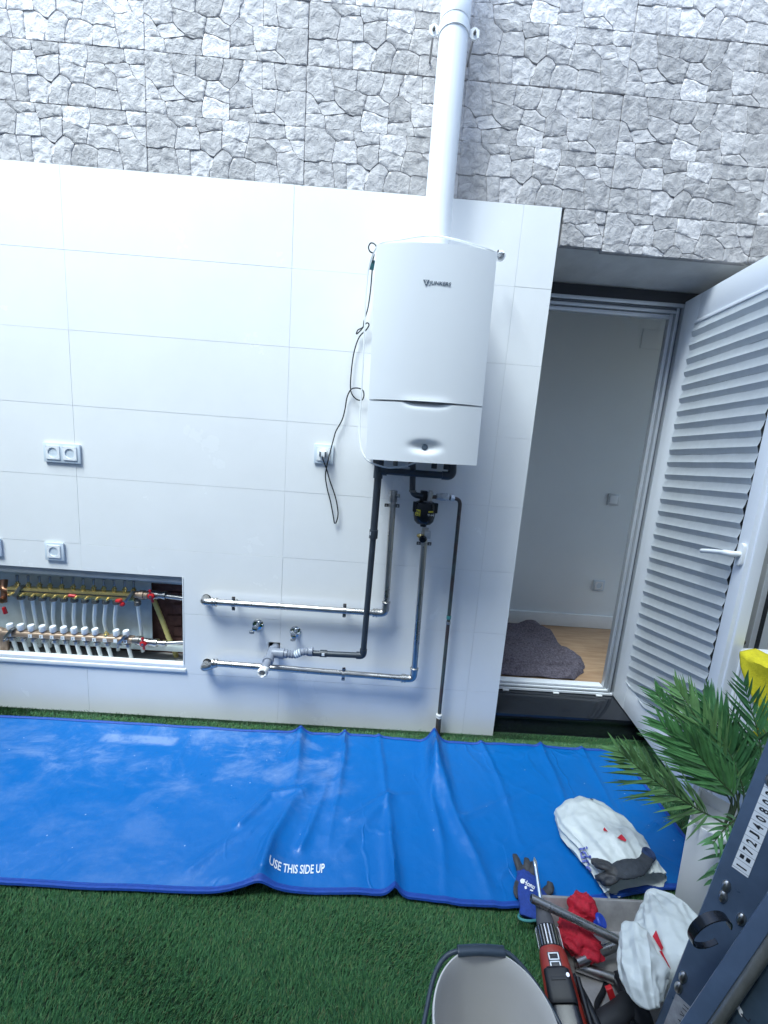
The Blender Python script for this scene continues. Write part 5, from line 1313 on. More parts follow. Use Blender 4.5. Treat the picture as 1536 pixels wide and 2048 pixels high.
def sack(spine, rad, n=110, steps=84, folds=7, fa=.06, crump=.010, seed=0, zmin=.016, mouth=0.0, foldpow=1.2):
    """a plastic bag: rings along a spine (point, half width, half height), creased along its length and crumpled"""
    sp = cr(spine, 24); rr = cr([Vector((a_, b_, 0)) for a_, b_ in rad], 24); m_ = len(sp); rs = []
    for i in range(steps + 1):
        q = i / steps * (m_ - 1); k_ = min(m_ - 2, int(q)); c = sp[k_].lerp(sp[k_ + 1], q - k_); r_ = rr[k_].lerp(rr[k_ + 1], q - k_)
        tg = (sp[min(m_ - 1, k_ + 2)] - sp[max(0, k_ - 2)]).normalized()
        ref = Vector((0, 0, 1)) if abs(tg.z) < .85 else Vector((0, 1, 0))
        s = tg.cross(ref).normalized(); up = s.cross(tg); t_ = i / steps; row = []
        for j in range(n):
            th_ = 2 * math.pi * j / n; cx, sx = math.cos(th_), math.sin(th_)
            f_ = 1 + fa * (t_ ** foldpow) * ridge((cx * folds * .35 + seed, sx * folds * .35, t_ * 1.1)) * 1.6
            p = c + s * (r_.x * cx * f_) + up * (r_.y * sx * f_)
            nv = (s * cx + up * sx)
            w_ = Vector((noise.noise((p.x * 9, p.y * 9, seed)), noise.noise((p.x * 9, p.y * 9, seed + 5)), 0)) * .35
            F1 = noise.voronoi(Vector((p.x * 15 + seed, p.y * 15, p.z * 15)) + w_)[0]; F2 = noise.voronoi(Vector((p.x * 34 + seed, p.y * 34, p.z * 34)) + w_)[0]
            dd = crump * 2.6 * (F1[0] - .42) + crump * .8 * (F2[0] - .4) + crump * .9 * (min(.6, F1[1] - F1[0]) - .3)
            p = p + nv * dd * min(1, 6 * t_ + .15)
            if p.z < zmin: p.z = zmin + .002 * noise.noise((p.x * 30, p.y * 30, seed))
            row.append(p)
        rs.append(row)
    mb = MB()
    if mouth:
        last = rs[-1]; cen = sum(last, Vector()) / n; tg = (sp[-1] - sp[-6]).normalized()
        rs[-1] = [p + tg * (.022 * noise.noise((2.2 * math.cos(2 * math.pi * j / n), 2.2 * math.sin(2 * math.pi * j / n), seed))) for j, p in enumerate(last)]
        for f_, b_ in ((.94, .010), (.80, .045), (.5, .08), (.05, .09)): rs.append([cen + (p - cen) * f_ - tg * b_ for p in last])
    mb.rings(rs, cap=True); return mb
film = bpy.data.materials.new('white carrier bag film'); film.use_nodes = True
t = film.node_tree; b = t.nodes['Principled BSDF']; b.inputs['Base Color'].default_value = (.74, .78, .76, 1); b.inputs['Roughness'].default_value = .42
tl = t.nodes.new('ShaderNodeBsdfTranslucent'); tl.inputs[0].default_value = (.75, .78, .78, 1); ms = t.nodes.new('ShaderNodeMixShader'); ms.inputs[0].default_value = .22
nb = t.nodes.new('ShaderNodeTexNoise'); nb.inputs['Scale'].default_value = 26; nb.inputs['Detail'].default_value = 7; nb.inputs['Distortion'].default_value = 1.2
tcb = t.nodes.new('ShaderNodeTexCoord'); t.links.new(tcb.outputs['Object'], nb.inputs['Vector'])
bb_ = t.nodes.new('ShaderNodeBump'); bb_.inputs['Distance'].default_value = .004; bb_.inputs['Strength'].default_value = .6; t.links.new(nb.outputs['Fac'], bb_.inputs['Height'])
t.links.new(bb_.outputs[0], b.inputs['Normal']); t.links.new(bb_.outputs[0], tl.inputs['Normal'])
t.links.new(b.outputs[0], ms.inputs[1]); t.links.new(tl.outputs[0], ms.inputs[2]); t.links.new(ms.outputs[0], t.nodes['Material Output'].inputs[0])
M['film'] = film

# carrier bag lying on the tarpaulin, glove in its mouth
GB = 'white plastic carrier bags by the tools'
s1 = [Vector((.342, -.415, .045)), Vector((.350, -.450, .055)), Vector((.365, -.53, .064)), Vector((.385, -.60, .064)), Vector((.400, -.66, .060)), Vector((.410, -.705, .055))]
m1 = sack(s1, [(.050, .012), (.100, .048), (.118, .062), (.112, .062), (.100, .056), (.100, .046)], folds=9, fa=.12, crump=.011, seed=3.3, zmin=.026, mouth=1)
bg = thing('carrier_bag', 'white carrier bag with blue print lying on the tarpaulin, a dark glove in its mouth', 'plastic bag', tuple(G(1200, 1700, 0)), GB)
part('film', m1, M['film'], bg, ang=50)
bv1 = bvh_of(m1)
def text_px(s, o_, ex, ey, bold=.01):
    vs, fs, asp = text_geo(s, bold=bold)
    return [[(o_[0] + ex[0] * vs[i].x + ey[0] * vs[i].y, o_[1] + ex[1] * vs[i].x + ey[1] * vs[i].y) for i in f] for f in fs]
printed('shop_lettering', bv1, text_px('idro', (1157, 1697), (14, 54), (20, -3), .02), M['ink_blue'], bg, lift=.0036, cuts=3)
printed('red_mark', bv1, [[(1207, 1660), (1210, 1656), (1216, 1665), (1208, 1663)], [(1233, 1676), (1243, 1670), (1252, 1681), (1250, 1684)]], M['ink_red'], bg, lift=.003, cuts=3)
printed('dark_mark', bv1, [[(1180, 1599), (1184, 1597), (1187, 1602)]], M['ink'], bg, lift=.002, cuts=1)

s2 = [D(1392, 2010, .93), D(1386, 1985, .95), D(1372, 1928, 1.0), D(1348, 1868, 1.06), D(1320, 1814, 1.12), D(1300, 1784, 1.155)]
m2 = sack(s2, [(.02, .02), (.085, .070), (.098, .080), (.086, .066), (.050, .036), (.010, .008)], folds=10, fa=.12, crump=.010, seed=8.1, zmin=.022, mouth=0, foldpow=.7)
bg2 = thing('carrier_bag', 'white carrier bag with a large red printed stripe, bulging behind the ladder', 'plastic bag', tuple(G(1360, 1930, 0)), GB)
part('film', m2, M['film'], bg2, ang=50); bv2 = bvh_of(m2)
printed('red_print', bv2, [[(1306, 1874), (1314, 1862), (1329, 1897), (1325, 1904)], [(1320, 1904), (1326, 1904), (1343, 1938), (1338, 1932)]], M['ink_red'], bg2, lift=.003, cuts=3)
s3 = [D(1278, 1864, 1.02), D(1280, 1874, 1.01), D(1278, 1905, .975), D(1284, 1945, .935), D(1289, 1985, .91), D(1291, 2010, .90)]
m3 = sack(s3, [(.006, .006), (.030, .026), (.044, .034), (.041, .034), (.035, .030), (.018, .016)], folds=7, fa=.14, crump=.015, seed=5.7, zmin=.03, mouth=0, foldpow=.4)
bg3 = thing('carrier_bag', 'small crumpled plain white bag in front of the red striped bag', 'plastic bag', tuple(G(1290, 1990, 0)), GB)
part('film', m3, M['film'], bg3, ang=45)

# gloves
def limb(mb, pts, rad, flat=.62, n=14):
    P = cr(pts, 5); m_ = len(P); rr = cr([Vector((r_, 0, 0)) for r_ in rad], 5)
    q = MB().tube(P, [max(.001, r_.x) for r_ in rr], n)
    # flatten along the sight-facing thickness (world z)
    for k_ in range(m_):
        for j in range(n):
            i = k_ * n + j; v = q.v[i]; q.v[i] = (v[0], v[1], P[k_].z + (v[2] - P[k_].z) * flat)
    mb.add(q.v, q.f)
def glove(name, label, fingers, palm, frad, prad, group, mats, loc, cuffpts=None):
    """palm and five fingers grown into one skin; the fingers carry the dark coating"""
    mb = MB()
    for f, r_ in zip(fingers, frad): limb(mb, f, r_)
    limb(mb, palm, prad, .40, 20)
    me = mb.mesh('glove', mats[0]); o = bpy.data.objects.new('glove', me); COL.objects.link(o)
    md = o.modifiers.new('skin', 'REMESH'); md.mode = 'VOXEL'; md.voxel_size = .0024; md.use_smooth_shade = True
    ms_ = o.modifiers.new('soft', 'SMOOTH'); ms_.factor = .5; ms_.iterations = 3
    dg = bpy.context.evaluated_depsgraph_get(); me2 = bpy.data.meshes.new_from_object(o.evaluated_get(dg))
    bpy.data.objects.remove(o)
    bm = bmesh.new(); bm.from_mesh(me2)
    fl_ = [[Vector(p) for p in f[1:]] for f in fingers]
    for f in bm.faces:
        c = f.calc_center_median(); f.smooth = True; dmin = 9
        for P in fl_:
            for a_, b_ in zip(P, P[1:]):
                ab = b_ - a_; t_ = max(0, min(1, (c - a_).dot(ab) / ab.dot(ab))); dmin = min(dmin, (c - a_ - ab * t_).length)
        f.material_index = 1 if dmin < .0135 else 0
    for v in bm.verts: v.co += v.normal * .0012 * noise.noise(v.co * 120)
    bm.to_mesh(me2); bm.free(); me2.materials.append(mats[1]) if len(me2.materials) == 1 else None
    r_ = thing(name, label, 'glove', loc, group); link('knit_shell', me2, r_)
    return r_
knit = mat('blue knitted glove', (0.012, 0.045, 0.25), 0.8, var=.15, vscale=120, bump=.0015, bscale=400)
coat = mat('dark grey glove coating', (0.032, 0.034, 0.040), 0.6, var=.25, vscale=50, bump=.0012, bscale=200, col2=(0.075, 0.070, 0.065), cthr=(.45, .8))
z0 = .045
def gp_(u, v, z=z0): return G(u, v, z)
g1 = glove('work_glove', 'blue knit work glove with dark fingers lying at the tarpaulin edge', [
    [gp_(1044, 1752), gp_(1040, 1738), gp_(1034, 1722, .05), gp_(1029, 1708, .052)],
    [gp_(1052, 1752), gp_(1054, 1738, .05), gp_(1054, 1726, .055), gp_(1053, 1716, .056)],
    [gp_(1060, 1754), gp_(1064, 1744, .05), gp_(1066, 1732, .052), gp_(1066, 1724, .05)],
    [gp_(1040, 1758), gp_(1035, 1772, .04), gp_(1033, 1786, .036), gp_(1037, 1797, .034)],
    [gp_(1080, 1790), gp_(1092, 1784, .04), gp_(1100, 1776, .045), gp_(1100, 1763, .05)]],
    [gp_(1052, 1744), gp_(1056, 1770), gp_(1059, 1797), gp_(1060, 1818, .04), gp_(1060, 1838, .036)],
    [(.012, .0125, .012, .008), (.011, .012, .0115, .008), (.010, .0105, .010, .007), (.010, .011, .010, .007), (.012, .013, .0125, .009)],
    (.026, .036, .035, .030, .030), 'work gloves', (knit, coat), tuple(G(1058, 1790, 0)))
cf = [gp_(1060 + 23 * math.cos(a_), 1833 + 9 * math.sin(a_), .036 + .010 * math.sin(a_)) for a_ in [2 * math.pi * k_ / 24 for k_ in range(24)]]
part('cuff_edge', MB().tube(cf, .0034, 8, closed=True), M['teal'], g1)
_gm = [c for c in g1.children if c.name.startswith('knit')][0].data
bvg = bvh_of(MB().add([v.co for v in _gm.vertices], [tuple(p.vertices) for p in _gm.polygons]))
printed('glove_print', bvg, text_px('Honu', (1046, 1768), (22, 12), (3, -9), .02) + [[(1045 + 4.5 * math.cos(a_) + 0, 1763 + 5 * math.sin(a_)) for a_ in [2 * math.pi * k_ / 14 for k_ in range(14)]], [(1049, 1774), (1053, 1772), (1054, 1778), (1050, 1779)], [(1060, 1779), (1066, 1781), (1066, 1784), (1060, 1782)]], M['ink_white'], g1, lift=.0016, cuts=1)
def onbag(u, v, k_=.018):
    p = on_surface(bv1, u, v, 0)
    if p is None: return D(u, v, depth(s1[4]) - .05)
    return p - ray(u, v).normalized() * k_
knit2 = mat('dark grey knit glove', (0.030, 0.036, 0.046), 0.75, var=.2, vscale=60, bump=.0012, bscale=260)
knitb = mat('navy glove wrist', (0.014, 0.035, 0.10), 0.8, bump=.001, bscale=300)
g2 = glove('work_glove', 'dark grey work glove hanging out of the white bag mouth', [
    [onbag(1222, 1732), onbag(1208, 1728), onbag(1194, 1724), onbag(1183, 1723)],
    [onbag(1226, 1738), onbag(1214, 1734, .03), onbag(1202, 1732, .03), onbag(1190, 1731, .028)],
    [onbag(1228, 1750), onbag(1216, 1752), onbag(1204, 1754), onbag(1194, 1757)],
    [onbag(1232, 1754), onbag(1224, 1760), onbag(1215, 1764), onbag(1206, 1767)],
    [onbag(1240, 1746), onbag(1228, 1744, .026), onbag(1218, 1742, .026), onbag(1212, 1746, .024)]],
    [onbag(1226, 1744), onbag(1245, 1740, .02), onbag(1268, 1735, .02), onbag(1286, 1728, .024), onbag(1296, 1712, .028)],
    [(.0125, .013, .0125, .009), (.011, .0115, .011, .008), (.0115, .012, .0115, .009), (.0105, .011, .0105, .008), (.010, .011, .010, .007)],
    (.020, .027, .027, .019, .017), 'work gloves', (knit2, coat), tuple(G(1240, 1745, 0)))
e_ = onbag(1297, 1709, .028); part('wrist_cuff', MB().lathe([(.012, -.014), (.0185, -.012), (.020, .004), (.0165, .010), (.010, .004)], e_, onbag(1302, 1698, .03) - onbag(1290, 1722, .026), 18), knitb, g2)

# steel tray with its load
tray = thing('metal_tray', 'shallow dull steel tray on the grass holding tubes and red cloth', 'tray', tuple(G(1210, 1920, 0)))
tA, tB = G(1086, 1797, .085), G(1345, 1806, .085)
tx0, tx1, ty1 = tA.x, tB.x, (tA.y + tB.y) / 2; ty0 = ty1 - .36
traym = mat('scuffed sheet steel', (0.40, 0.38, 0.37), 0.42, .55, var=.16, vscale=26, rvar=.12, bump=.0006, bscale=80)
fl0 = .035
mb = MB()
def rect(x0, x1, y0, y1, z): return [Vector((x0, y0, z)), Vector((x1, y0, z)), Vector((x1, y1, z)), Vector((x0, y1, z))]
mb.rings([rect(tx0 + fl0 - .002, tx1 - fl0 + .002, ty0 + fl0 - .002, ty1 - fl0 + .002, .010), rect(tx0 - .001, tx1 + .001, ty0 - .001, ty1 + .001, .083), rect(tx0 - .006, tx1 + .006, ty0 - .006, ty1 + .006, .084), rect(tx0 - .006, tx1 + .006, ty0 - .006, ty1 + .006, .087), rect(tx0, tx1, ty0, ty1, .0875), rect(tx0 + fl0, tx1 - fl0, ty0 + fl0, ty1 - fl0, .026)])
part('pan', mb, traym, tray, bev=.0015)
GT = 'offcuts of steel tube in the tray'
def tube_thing(label, a_, b_, r):
    o = thing('steel_tube', label, 'tube', tuple(a_), GT); d = (b_ - a_).normalized()
    n = 22; x = d.cross(Vector((0, 0, 1))).normalized(); y = d.cross(x)
    def rg(c, q): return [c + (x * math.cos(2 * math.pi * k_ / n) + y * math.sin(2 * math.pi * k_ / n)) * q for k_ in range(n)]
    part('tube_wall', MB().rings([rg(a_ + d * .06, r - .0022), rg(a_, r - .0018), rg(a_, r), rg(b_, r), rg(b_, r - .0018), rg(b_ - d * .06, r - .0022)], cap=True), M['steel'], o)
tube_thing('longest loose steel tube lying across the red cloth and the drill chisel', D(1062, 1796, 1.10), D(1262, 1893, 1.045), .0105)
tube_thing('short steel tube below the red cloth, slanting up to the white bag', D(1152, 1926, 1.045), D(1252, 1880, 1.095), .0125)
tube_thing('lowest steel tube in the tray, slanting down to the white bag', D(1150, 1930, 1.06), D(1258, 1968, 1.03), .0115)

def lump(c, rx, ry, rz, seed, amp=.25, sub=4, rotz=0):
    bm = bmesh.new(); bmesh.ops.create_icosphere(bm, subdivisions=sub, radius=1)
    for v in bm.verts:
        n_ = v.co.normalized(); d = 1 + amp * (ridge((n_.x * 1.3 + seed, n_.y * 1.3, n_.z * 1.3)) - .5) + amp * .5 * (ridge((n_.x * 3 + seed, n_.y * 3, n_.z * 3)) - .5) + amp * .15 * noise.noise(n_ * 8)
        v.co = Vector((n_.x * rx * d, n_.y * ry * d, n_.z * rz * d)); v.co.rotate(Matrix.Rotation(rotz, 3, 'Z')); v.co += c
    mb = MB(); bm.verts.index_update(); mb.add([v.co.copy() for v in bm.verts], [tuple(v.index for v in f.verts) for f in bm.faces]); bm.free(); return mb
redm = mat('red woven cloth', (0.42, 0.006, 0.022), 0.75, var=.22, vscale=90, bump=.0015, bscale=340)
rc = thing('red_cloth', 'red cloth bunched up in the metal tray under the long tube', 'cloth', tuple(G(1170, 1860, 0)))
part('upper_bundle', lump(D(1163, 1820, 1.135), .040, .034, .040, 2.2, .30, 4, .4), redm, rc, ang=60)
part('lower_bundle', lump(D(1158, 1884, 1.085), .055, .034, .030, 6.1, .38, 4, -.35), redm, rc, ang=60)
part('middle_fold', lump(D(1150, 1853, 1.125), .040, .034, .022, 9.4, .35, 4, -.2), redm, rc, ang=60)
cp = D(1199, 1843, 1.105); ax_ = Vector((.5, -.3, .8)).normalized()
bc = solo('bottle_cap', MB().lathe([(.0165, -.014), (.0172, -.013), (.0172, .006), (.0150, .010), (.0135, .0105), (.0, .009)], cp, ax_, 20), mat('blue cap plastic', (0.012, 0.05, 0.36), .3), 'blue ribbed screw cap beside the red cloth in the tray', 'cap', ang=25)
mb = MB()
x = ax_.cross(Vector((0, 0, 1))).normalized(); y = ax_.cross(x)
for k_ in range(20):
    a_ = 2 * math.pi * k_ / 20; n_ = x * math.cos(a_) + y * math.sin(a_); bc['kind'] = 'thing'
    mb.obox(cp + n_ * .0172 - ax_ * .004, n_, ax_, n_.cross(ax_), .0007, .009, .001)
o = part('grip_ribs', mb, bc.data.materials[0], bc, smooth=False); o['kind'] = 'stuff'

# rotary hammer drill lying on the tray rim, chisel towards the wall
K0 = D(1082, 1806, 1.115); K1 = D(1143, 2075, .90)
da = (K1 - K0).normalized(); dz_ = (CAMP - K0.lerp(K1, .5)); dz_ = (dz_ - da * dz_.dot(da)).normalized(); dx_ = da.cross(dz_) * 1
if dx_.dot(CAMR @ Vector((1, 0, 0))) < 0: dx_ = -dx_
DM = Matrix(((dx_.x, da.x, dz_.x, K0.x), (dx_.y, da.y, dz_.y, K0.y), (dx_.z, da.z, dz_.z, K0.z), (0, 0, 0, 1)))
LK = (K1 - K0).length
redp = mat('scuffed red tool casing', (0.30, 0.032, 0.022), 0.42, var=.12, vscale=30, rvar=.08)
dr = thing('hammer_drill', 'red and black rotary hammer drill with steel chisel, lying beside the bucket', 'drill', tuple(K0))
def dpart(name, mb, m, **k): return part(name, mb.xf(DM), m, dr, **k)
def sec(y, w_, h_, zc=0.0, n=28, p=3.0):
    out = []
    for k_ in range(n):
        a_ = 2 * math.pi * k_ / n; c, s = math.cos(a_), math.sin(a_)
        out.append(Vector((w_ * math.copysign(abs(c) ** (2 / p), c), y, zc + h_ * math.copysign(abs(s) ** (2 / p), s))))
    return out
dpart('chisel', MB().lathe([(.0015, -.105), (.006, -.095), (.0052, -.075), (.0052, -.02), (.006, .005)], (0, 0, 0), (-.10, 1, -.05), 14), M['chrome'])
dpart('chuck_boot', MB().lathe([(.011, -.006), (.0155, -.003), (.0185, .018), (.0225, .034), (.024, .050)], (0, 0, 0), (0, 1, 0), 28), mat('worn grey rubber', (.07, .07, .078), .6, var=.2, vscale=40))
ck = dpart('chuck_collar', MB().lathe([(.024, .050), (.0275, .054), (.0300, .090), (.0290, .096)], (0, 0, 0), (0, 1, 0), 30), M['black'])
mb = MB()
for k_ in range(22):
    a_ = 2 * math.pi * k_ / 22; c, s = math.cos(a_), math.sin(a_)
    mb.obox((.0295 * c, .073, .0295 * s), (c, -.06, s), (0, 1, 0), (-s, 0, c), .0010, .019, .0014)
o = part('collar_ribs', mb.xf(DM), M['steel'], ck, smooth=False); o['kind'] = 'stuff'
dpart('casing', MB().rings([sec(.094, .0295, .0295, 0, p=2.2), sec(.104, .0335, .0325, 0, p=2.4), sec(.130, .0365, .034, -.002, p=2.6), sec(.175, .0395, .0365, -.004), sec(.215, .0415, .037, -.006), sec(.262, .043, .035, -.008), sec(.330, .045, .036, -.010), sec(.385, .044, .03, -.012)]), redp, bev=0)
dpart('casing_seam', MB().rings([sec(.110, .0344, .0030, -.013), sec(.38, .0458, .0030, -.020)]), M['black'])
plate = dpart('maker_plate', MB().box(-.013, .016, .109, .139, .0330, .0352), M['black_gloss'], bev=.001)
mb = MB()
for y0, y1 in ((.1105, .1235), (.1255, .1375)):
    for a0_, a1_, b0_, b1_ in ((-.011, .014, y0, y0 + .0020), (-.011, .014, y1 - .0020, y1), (-.011, -.0082, y0, y1), (.0112, .014, y0, y1)): mb.box(a0_, a1_, b0_, b1_, .0353, .0358)
part('plate_marking', mb.xf(DM), M['ink_white'], plate, smooth=False)
dpart('side_strip', MB().rings([sec(.15, .006, .016, .0), sec(.30, .007, .018, -.005)]).xf(Matrix.Translation((.0405, 0, .012)) @ Matrix.Rotation(-.035, 4, 'Z')), M['black'])
bt = dpart('battery', MB().rings([sec(.140, .022, .020, .034, p=6), sec(.146, .030, .027, .034, p=6), sec(.192, .0325, .029, .033, p=6), sec(.200, .031, .027, .032, p=6)]), M['black'], ang=40)
part('battery_catch', MB().box(-.016, .018, .160, .166, .0605, .0635).xf(DM), M['black_soft'], bt, bev=.001)
part('battery_screw', MB().lathe([(.004, 0), (.004, .003)], (.024, .158, .0600), (0, 0, 1), 10).xf(DM), M['steel'], bt)
dpart('handle_block', MB().rings([sec(.198, .031, .022, .026, p=5), sec(.24, .034, .022, .022, p=5), sec(.30, .030, .02, .018, p=5)]), M['black_gloss'], ang=40)
dpart('handle_bow', MB().tube(cr([(.034, .14, -.004), (.052, .185, .0), (.064, .23, .0), (.072, .29, .0), (.070, .36, -.005)], 8), .0105, 16), M['black'])
dpart('trigger_rod', MB().tube([(.010, .262, .036), (.026, .36, .036)], .0095, 16), M['alu'])
dpart('red_trigger', MB().rings([sec(.262, .007, .012, .036), sec(.36, .011, .012, .036)]).xf(Matrix.Translation((-.012, 0, 0))), redp)
dpart('rear_housing', MB().rings([sec(.345, .040, .03, -.004), sec(.42, .038, .03, -.006)]), M['black'])

# second tool at the bottom of the tray
Q0 = D(1258, 1962, 1.02); Q1 = D(1232, 2062, .95)
t2 = thing('cordless_screwdriver', 'black pistol grip power tool with a red side stripe at the bottom of the tray', 'power tool', tuple(Q1))
def lo(pts, rad, fl_=1.0): mb = MB(); limb(mb, pts, rad, fl_, 18); return mb
part('body', lo([D(1240, 1962, 1.04), D(1258, 1985, 1.0), D(1275, 2025, .97), D(1290, 2070, .95)], (.022, .028, .030, .03), .8), M['black'], t2)
part('grip', lo([D(1262, 2000, .985), D(1238, 2025, .96), D(1205, 2046, .945), D(1180, 2075, .93)], (.022, .022, .021, .022), .8), M['black_soft'], t2)
part('guard', lo([D(1214, 1962, 1.045), D(1206, 1984, 1.02), D(1194, 2008, .99), D(1196, 2030, .965)], (.0055, .006, .006, .006), .8), M['black'], t2)
part('red_stripe', MB().obox(D(1224, 1994, .985), (CAMR @ Vector((.35, -1, 0))), (CAMR @ Vector((1, .35, 0))), (CAMR @ Vector((0, 0, 1))), .026, .008, .005), M['red'], t2, bev=.002)
part('base_block', lo([D(1235, 2040, .96), D(1262, 2058, .95), D(1310, 2080, .94)], (.03, .034, .03), .7), M['black_gloss'], t2)

# bucket in front, its dark handle laid over the rim
bk = thing('bucket', 'cream plastic bucket on the grass with a dark blue carrying handle', 'bucket', (-.193, -1.149, 0))
bc_ = Vector((-.193, -1.149, 0)); cream = mat('cream bucket plastic', (0.56, 0.54, 0.51), 0.42, var=.025, vscale=8)
RB, ZB = .146, .268
def brim(a_): return ZB - .010 * math.exp(-((math.atan2(math.sin(a_ - math.pi / 2), math.cos(a_ - math.pi / 2))) / .30) ** 4)
n = 72; rs = []
for r_, z in ((.092, .002), (.108, .14), (.1165, .225), (.122, .250), (.1245, .262), (.1235, 9), (.1205, 9.2), (.1165, .258), (.1135, .225), (.105, .14), (.090, .026), (.02, .025)):
    ring_ = []
    for k_ in range(n):
        a_ = 2 * math.pi * k_ / n; zz = z if z < 1 else (brim(a_) + (.001 if z > 9.1 else 0))
        if .2 < z < 1: zz = z - (ZB - brim(a_)) * .8
        ring_.append(bc_ + Vector((r_ * math.cos(a_) * 1.0, r_ * math.sin(a_), zz)))
    rs.append(ring_)
part('tub', MB().rings(rs), cream, bk, ang=40)
hm_ = mat('dark blue grey handle plastic', (0.030, 0.045, 0.062), 0.35)
hp_ = [G(u, v, z) for u, v, z in ((840, 2085, .235), (853, 2020, .243), (862, 1975, .25), (874, 1938, .257), (893, 1912, .264), (918, 1902, .27), (962, 1900, .272), (1006, 1903, .27), (1030, 1918, .266), (1058, 1950, .258), (1090, 1996, .25), (1118, 2045, .243), (1135, 2085, .235))]
part('handle', MB().tube(cr(hp_, 6), .0046, 12), hm_, bk)
gpth = cr(hp_[5:8], 8)
part('handle_grip', MB().rings([[p + Vector((0, .0105 * math.cos(a_), .0075 * math.sin(a_))) for a_ in [2 * math.pi * k_ / 18 for k_ in range(18)]] for p in [gpth[0] + (gpth[0] - gpth[1]) * .6] + gpth + [gpth[-1] + (gpth[-1] - gpth[-2]) * .6]]), hm_, bk, bev=.002)
for s_ in (-1, 1): part('handle_pivot', MB().lathe([(.014, 0), (.014, .006), (.008, .010)], bc_ + Vector((s_ * .1215, -.03, .235)), (s_, 0, 0), 18), hm_, bk)

# stepladder standing close to the camera
lad = thing('stepladder', 'dark blue metal stepladder with pictogram sticker, close to the camera beside the bags', 'ladder', tuple(D(1300, 2075, .90)))
blue = mat('blue grey painted metal', (0.085, 0.125, 0.195), 0.36, .15, var=.14, vscale=12, rvar=.1, coat=.15)
blued = mat('dark painted steel panel', (0.040, 0.062, 0.085), 0.38, .15, var=.28, vscale=16, rvar=.12)
beadm = mat('worn aluminium edge', (0.22, 0.215, 0.19), 0.35, .7, var=.2, vscale=25)
L0, L1 = D(1303, 2066, .90), D(1592, 1334, .79)
la = (L1 - L0).normalized(); mid = D(1420, 1760, .84); vw = (CAMP - mid); vw = (vw - la * vw.dot(la)).normalized(); lw_ = la.cross(vw)
if lw_.dot(CAMR @ Vector((1, 0, 0))) < 0: lw_ = -lw_
def LF(t_, w_, o_=0.0): return L0 + la * t_ + lw_ * w_ + vw * o_
def lad_box(t0_, t1_, w0, w1, o0, o1, LFf=None):
    f_ = LFf or LF
    vs = [f_(t, w_, o_) for o_ in (o0, o1) for t, w_ in ((t0_, w0), (t1_, w0), (t1_, w1), (t0_, w1))]
    return MB().add(vs, [(0, 3, 2, 1), (4, 5, 6, 7), (0, 1, 5, 4), (1, 2, 6, 5), (2, 3, 7, 6), (3, 0, 4, 7)])
LL = (L1 - L0).length + .25
q = lad_box(-.10, LL, 0, .092, -.024, 0); part('stile', q, blue, lad, bev=.004)
def LUV(u, v):
    d = ray(u, v); t_ = (L0 - CAMP).dot(vw) / d.dot(vw); p = CAMP + d * t_ - L0; return p.dot(la), p.dot(lw_)
sA, sB_, sC, sD = LUV(1466, 1722), LUV(1477, 1754), LUV(1540, 1648), LUV(1535, 1572)
st0, st1, sw0, sw1 = (sA[0] + sB_[0]) / 2, LUV(1560, 1560)[0], sA[1] + .001, sA[1] + .027
stk = part('sticker', lad_box(st0, st1 + .02, sw0, sw1, .0003, .0012), M['ink_white'], lad, smooth=False)
mb = MB(); wdt = sw1 - sw0
xx = st0 + .010; k_ = 0
for ch in ('l', '=', '7', '2', 'J', '4', '0', '8', 'o', '2', 'A'):
    vs, fs, asp = text_geo(ch, bold=.03)
    gw = .0085 if ch not in 'l' else .003; gh = wdt * .62
    O_ = LF(xx, sw0 + wdt * .80, .0016)
    mb.add([O_ + la * (v.x * gw) + (-lw_) * (v.y * gh) for v in vs], fs); xx += .0185; k_ += 1
part('sticker_pictograms', mb, M['ink'], stk, smooth=False, fixn=False)
mb = MB()
for i in range(11):
    t_ = st0 + .004 + i * .0185; q = lad_box(t_, t_ + .0006, sw0, sw1, .00125, .0014); mb.add(q.v, q.f)
part('sticker_lines', mb, M['alu_dark'], stk, smooth=False)
for u, v in ((1452, 1772), (1446, 1792), (1482, 1838), (1366, 1954), (1357, 1974), (1540, 1560)):
    t_, w_ = LUV(u, v); c = LF(t_, w_, 0)
    part('rivet', MB().rings([[c + la * (a1 * math.cos(a_)) + lw_ * (b1q * math.sin(a_) ) + vw * h_ for a_ in [2 * math.pi * k_ / 18 for k_ in range(18)]] for a1, b1q, h_ in ((.0135, .0075, 0), (.0130, .0070, .003), (.009, .0045, .0062), (.001, .001, .007))]), M['steel'], lad)
# the second leg, nearer, spreading away
R0, R1 = D(1338, 2078, .775), D(1580, 1716, .725)
ra = (R1 - R0).normalized(); rv = (CAMP - D(1450, 1900, .75)); rv = (rv - ra * rv.dot(ra)).normalized(); rw_ = ra.cross(rv)
if rw_.dot(CAMR @ Vector((1, 0, 0))) < 0: rw_ = -rw_
def RF(t_, w_, o_=0.0): return R0 + ra * t_ + rw_ * w_ + rv * o_
part('rear_leg', lad_box(-.12, .75, 0, .026, -.022, 0, RF), blue, lad, bev=.003)
part('leg_edge', MB().tube([RF(-.12, .0345, .001), RF(.75, .0345, .001)], .0088, 18), beadm, lad)
part('leg_web', lad_box(-.12, .75, .042, .23, -.030, -.012, RF), blued, lad, bev=.002)
part('leg_groove', lad_box(-.12, .75, .0265, .0415, -.029, -.010, RF), M['black'], lad, smooth=False)
def RUV(u, v, o_=-.0115):
    d = ray(u, v); P_ = R0 + rv * o_; t_ = (P_ - CAMP).dot(rv) / d.dot(rv); p = CAMP + d * t_ - R0; return p.dot(ra), p.dot(rw_)
chip = MB()
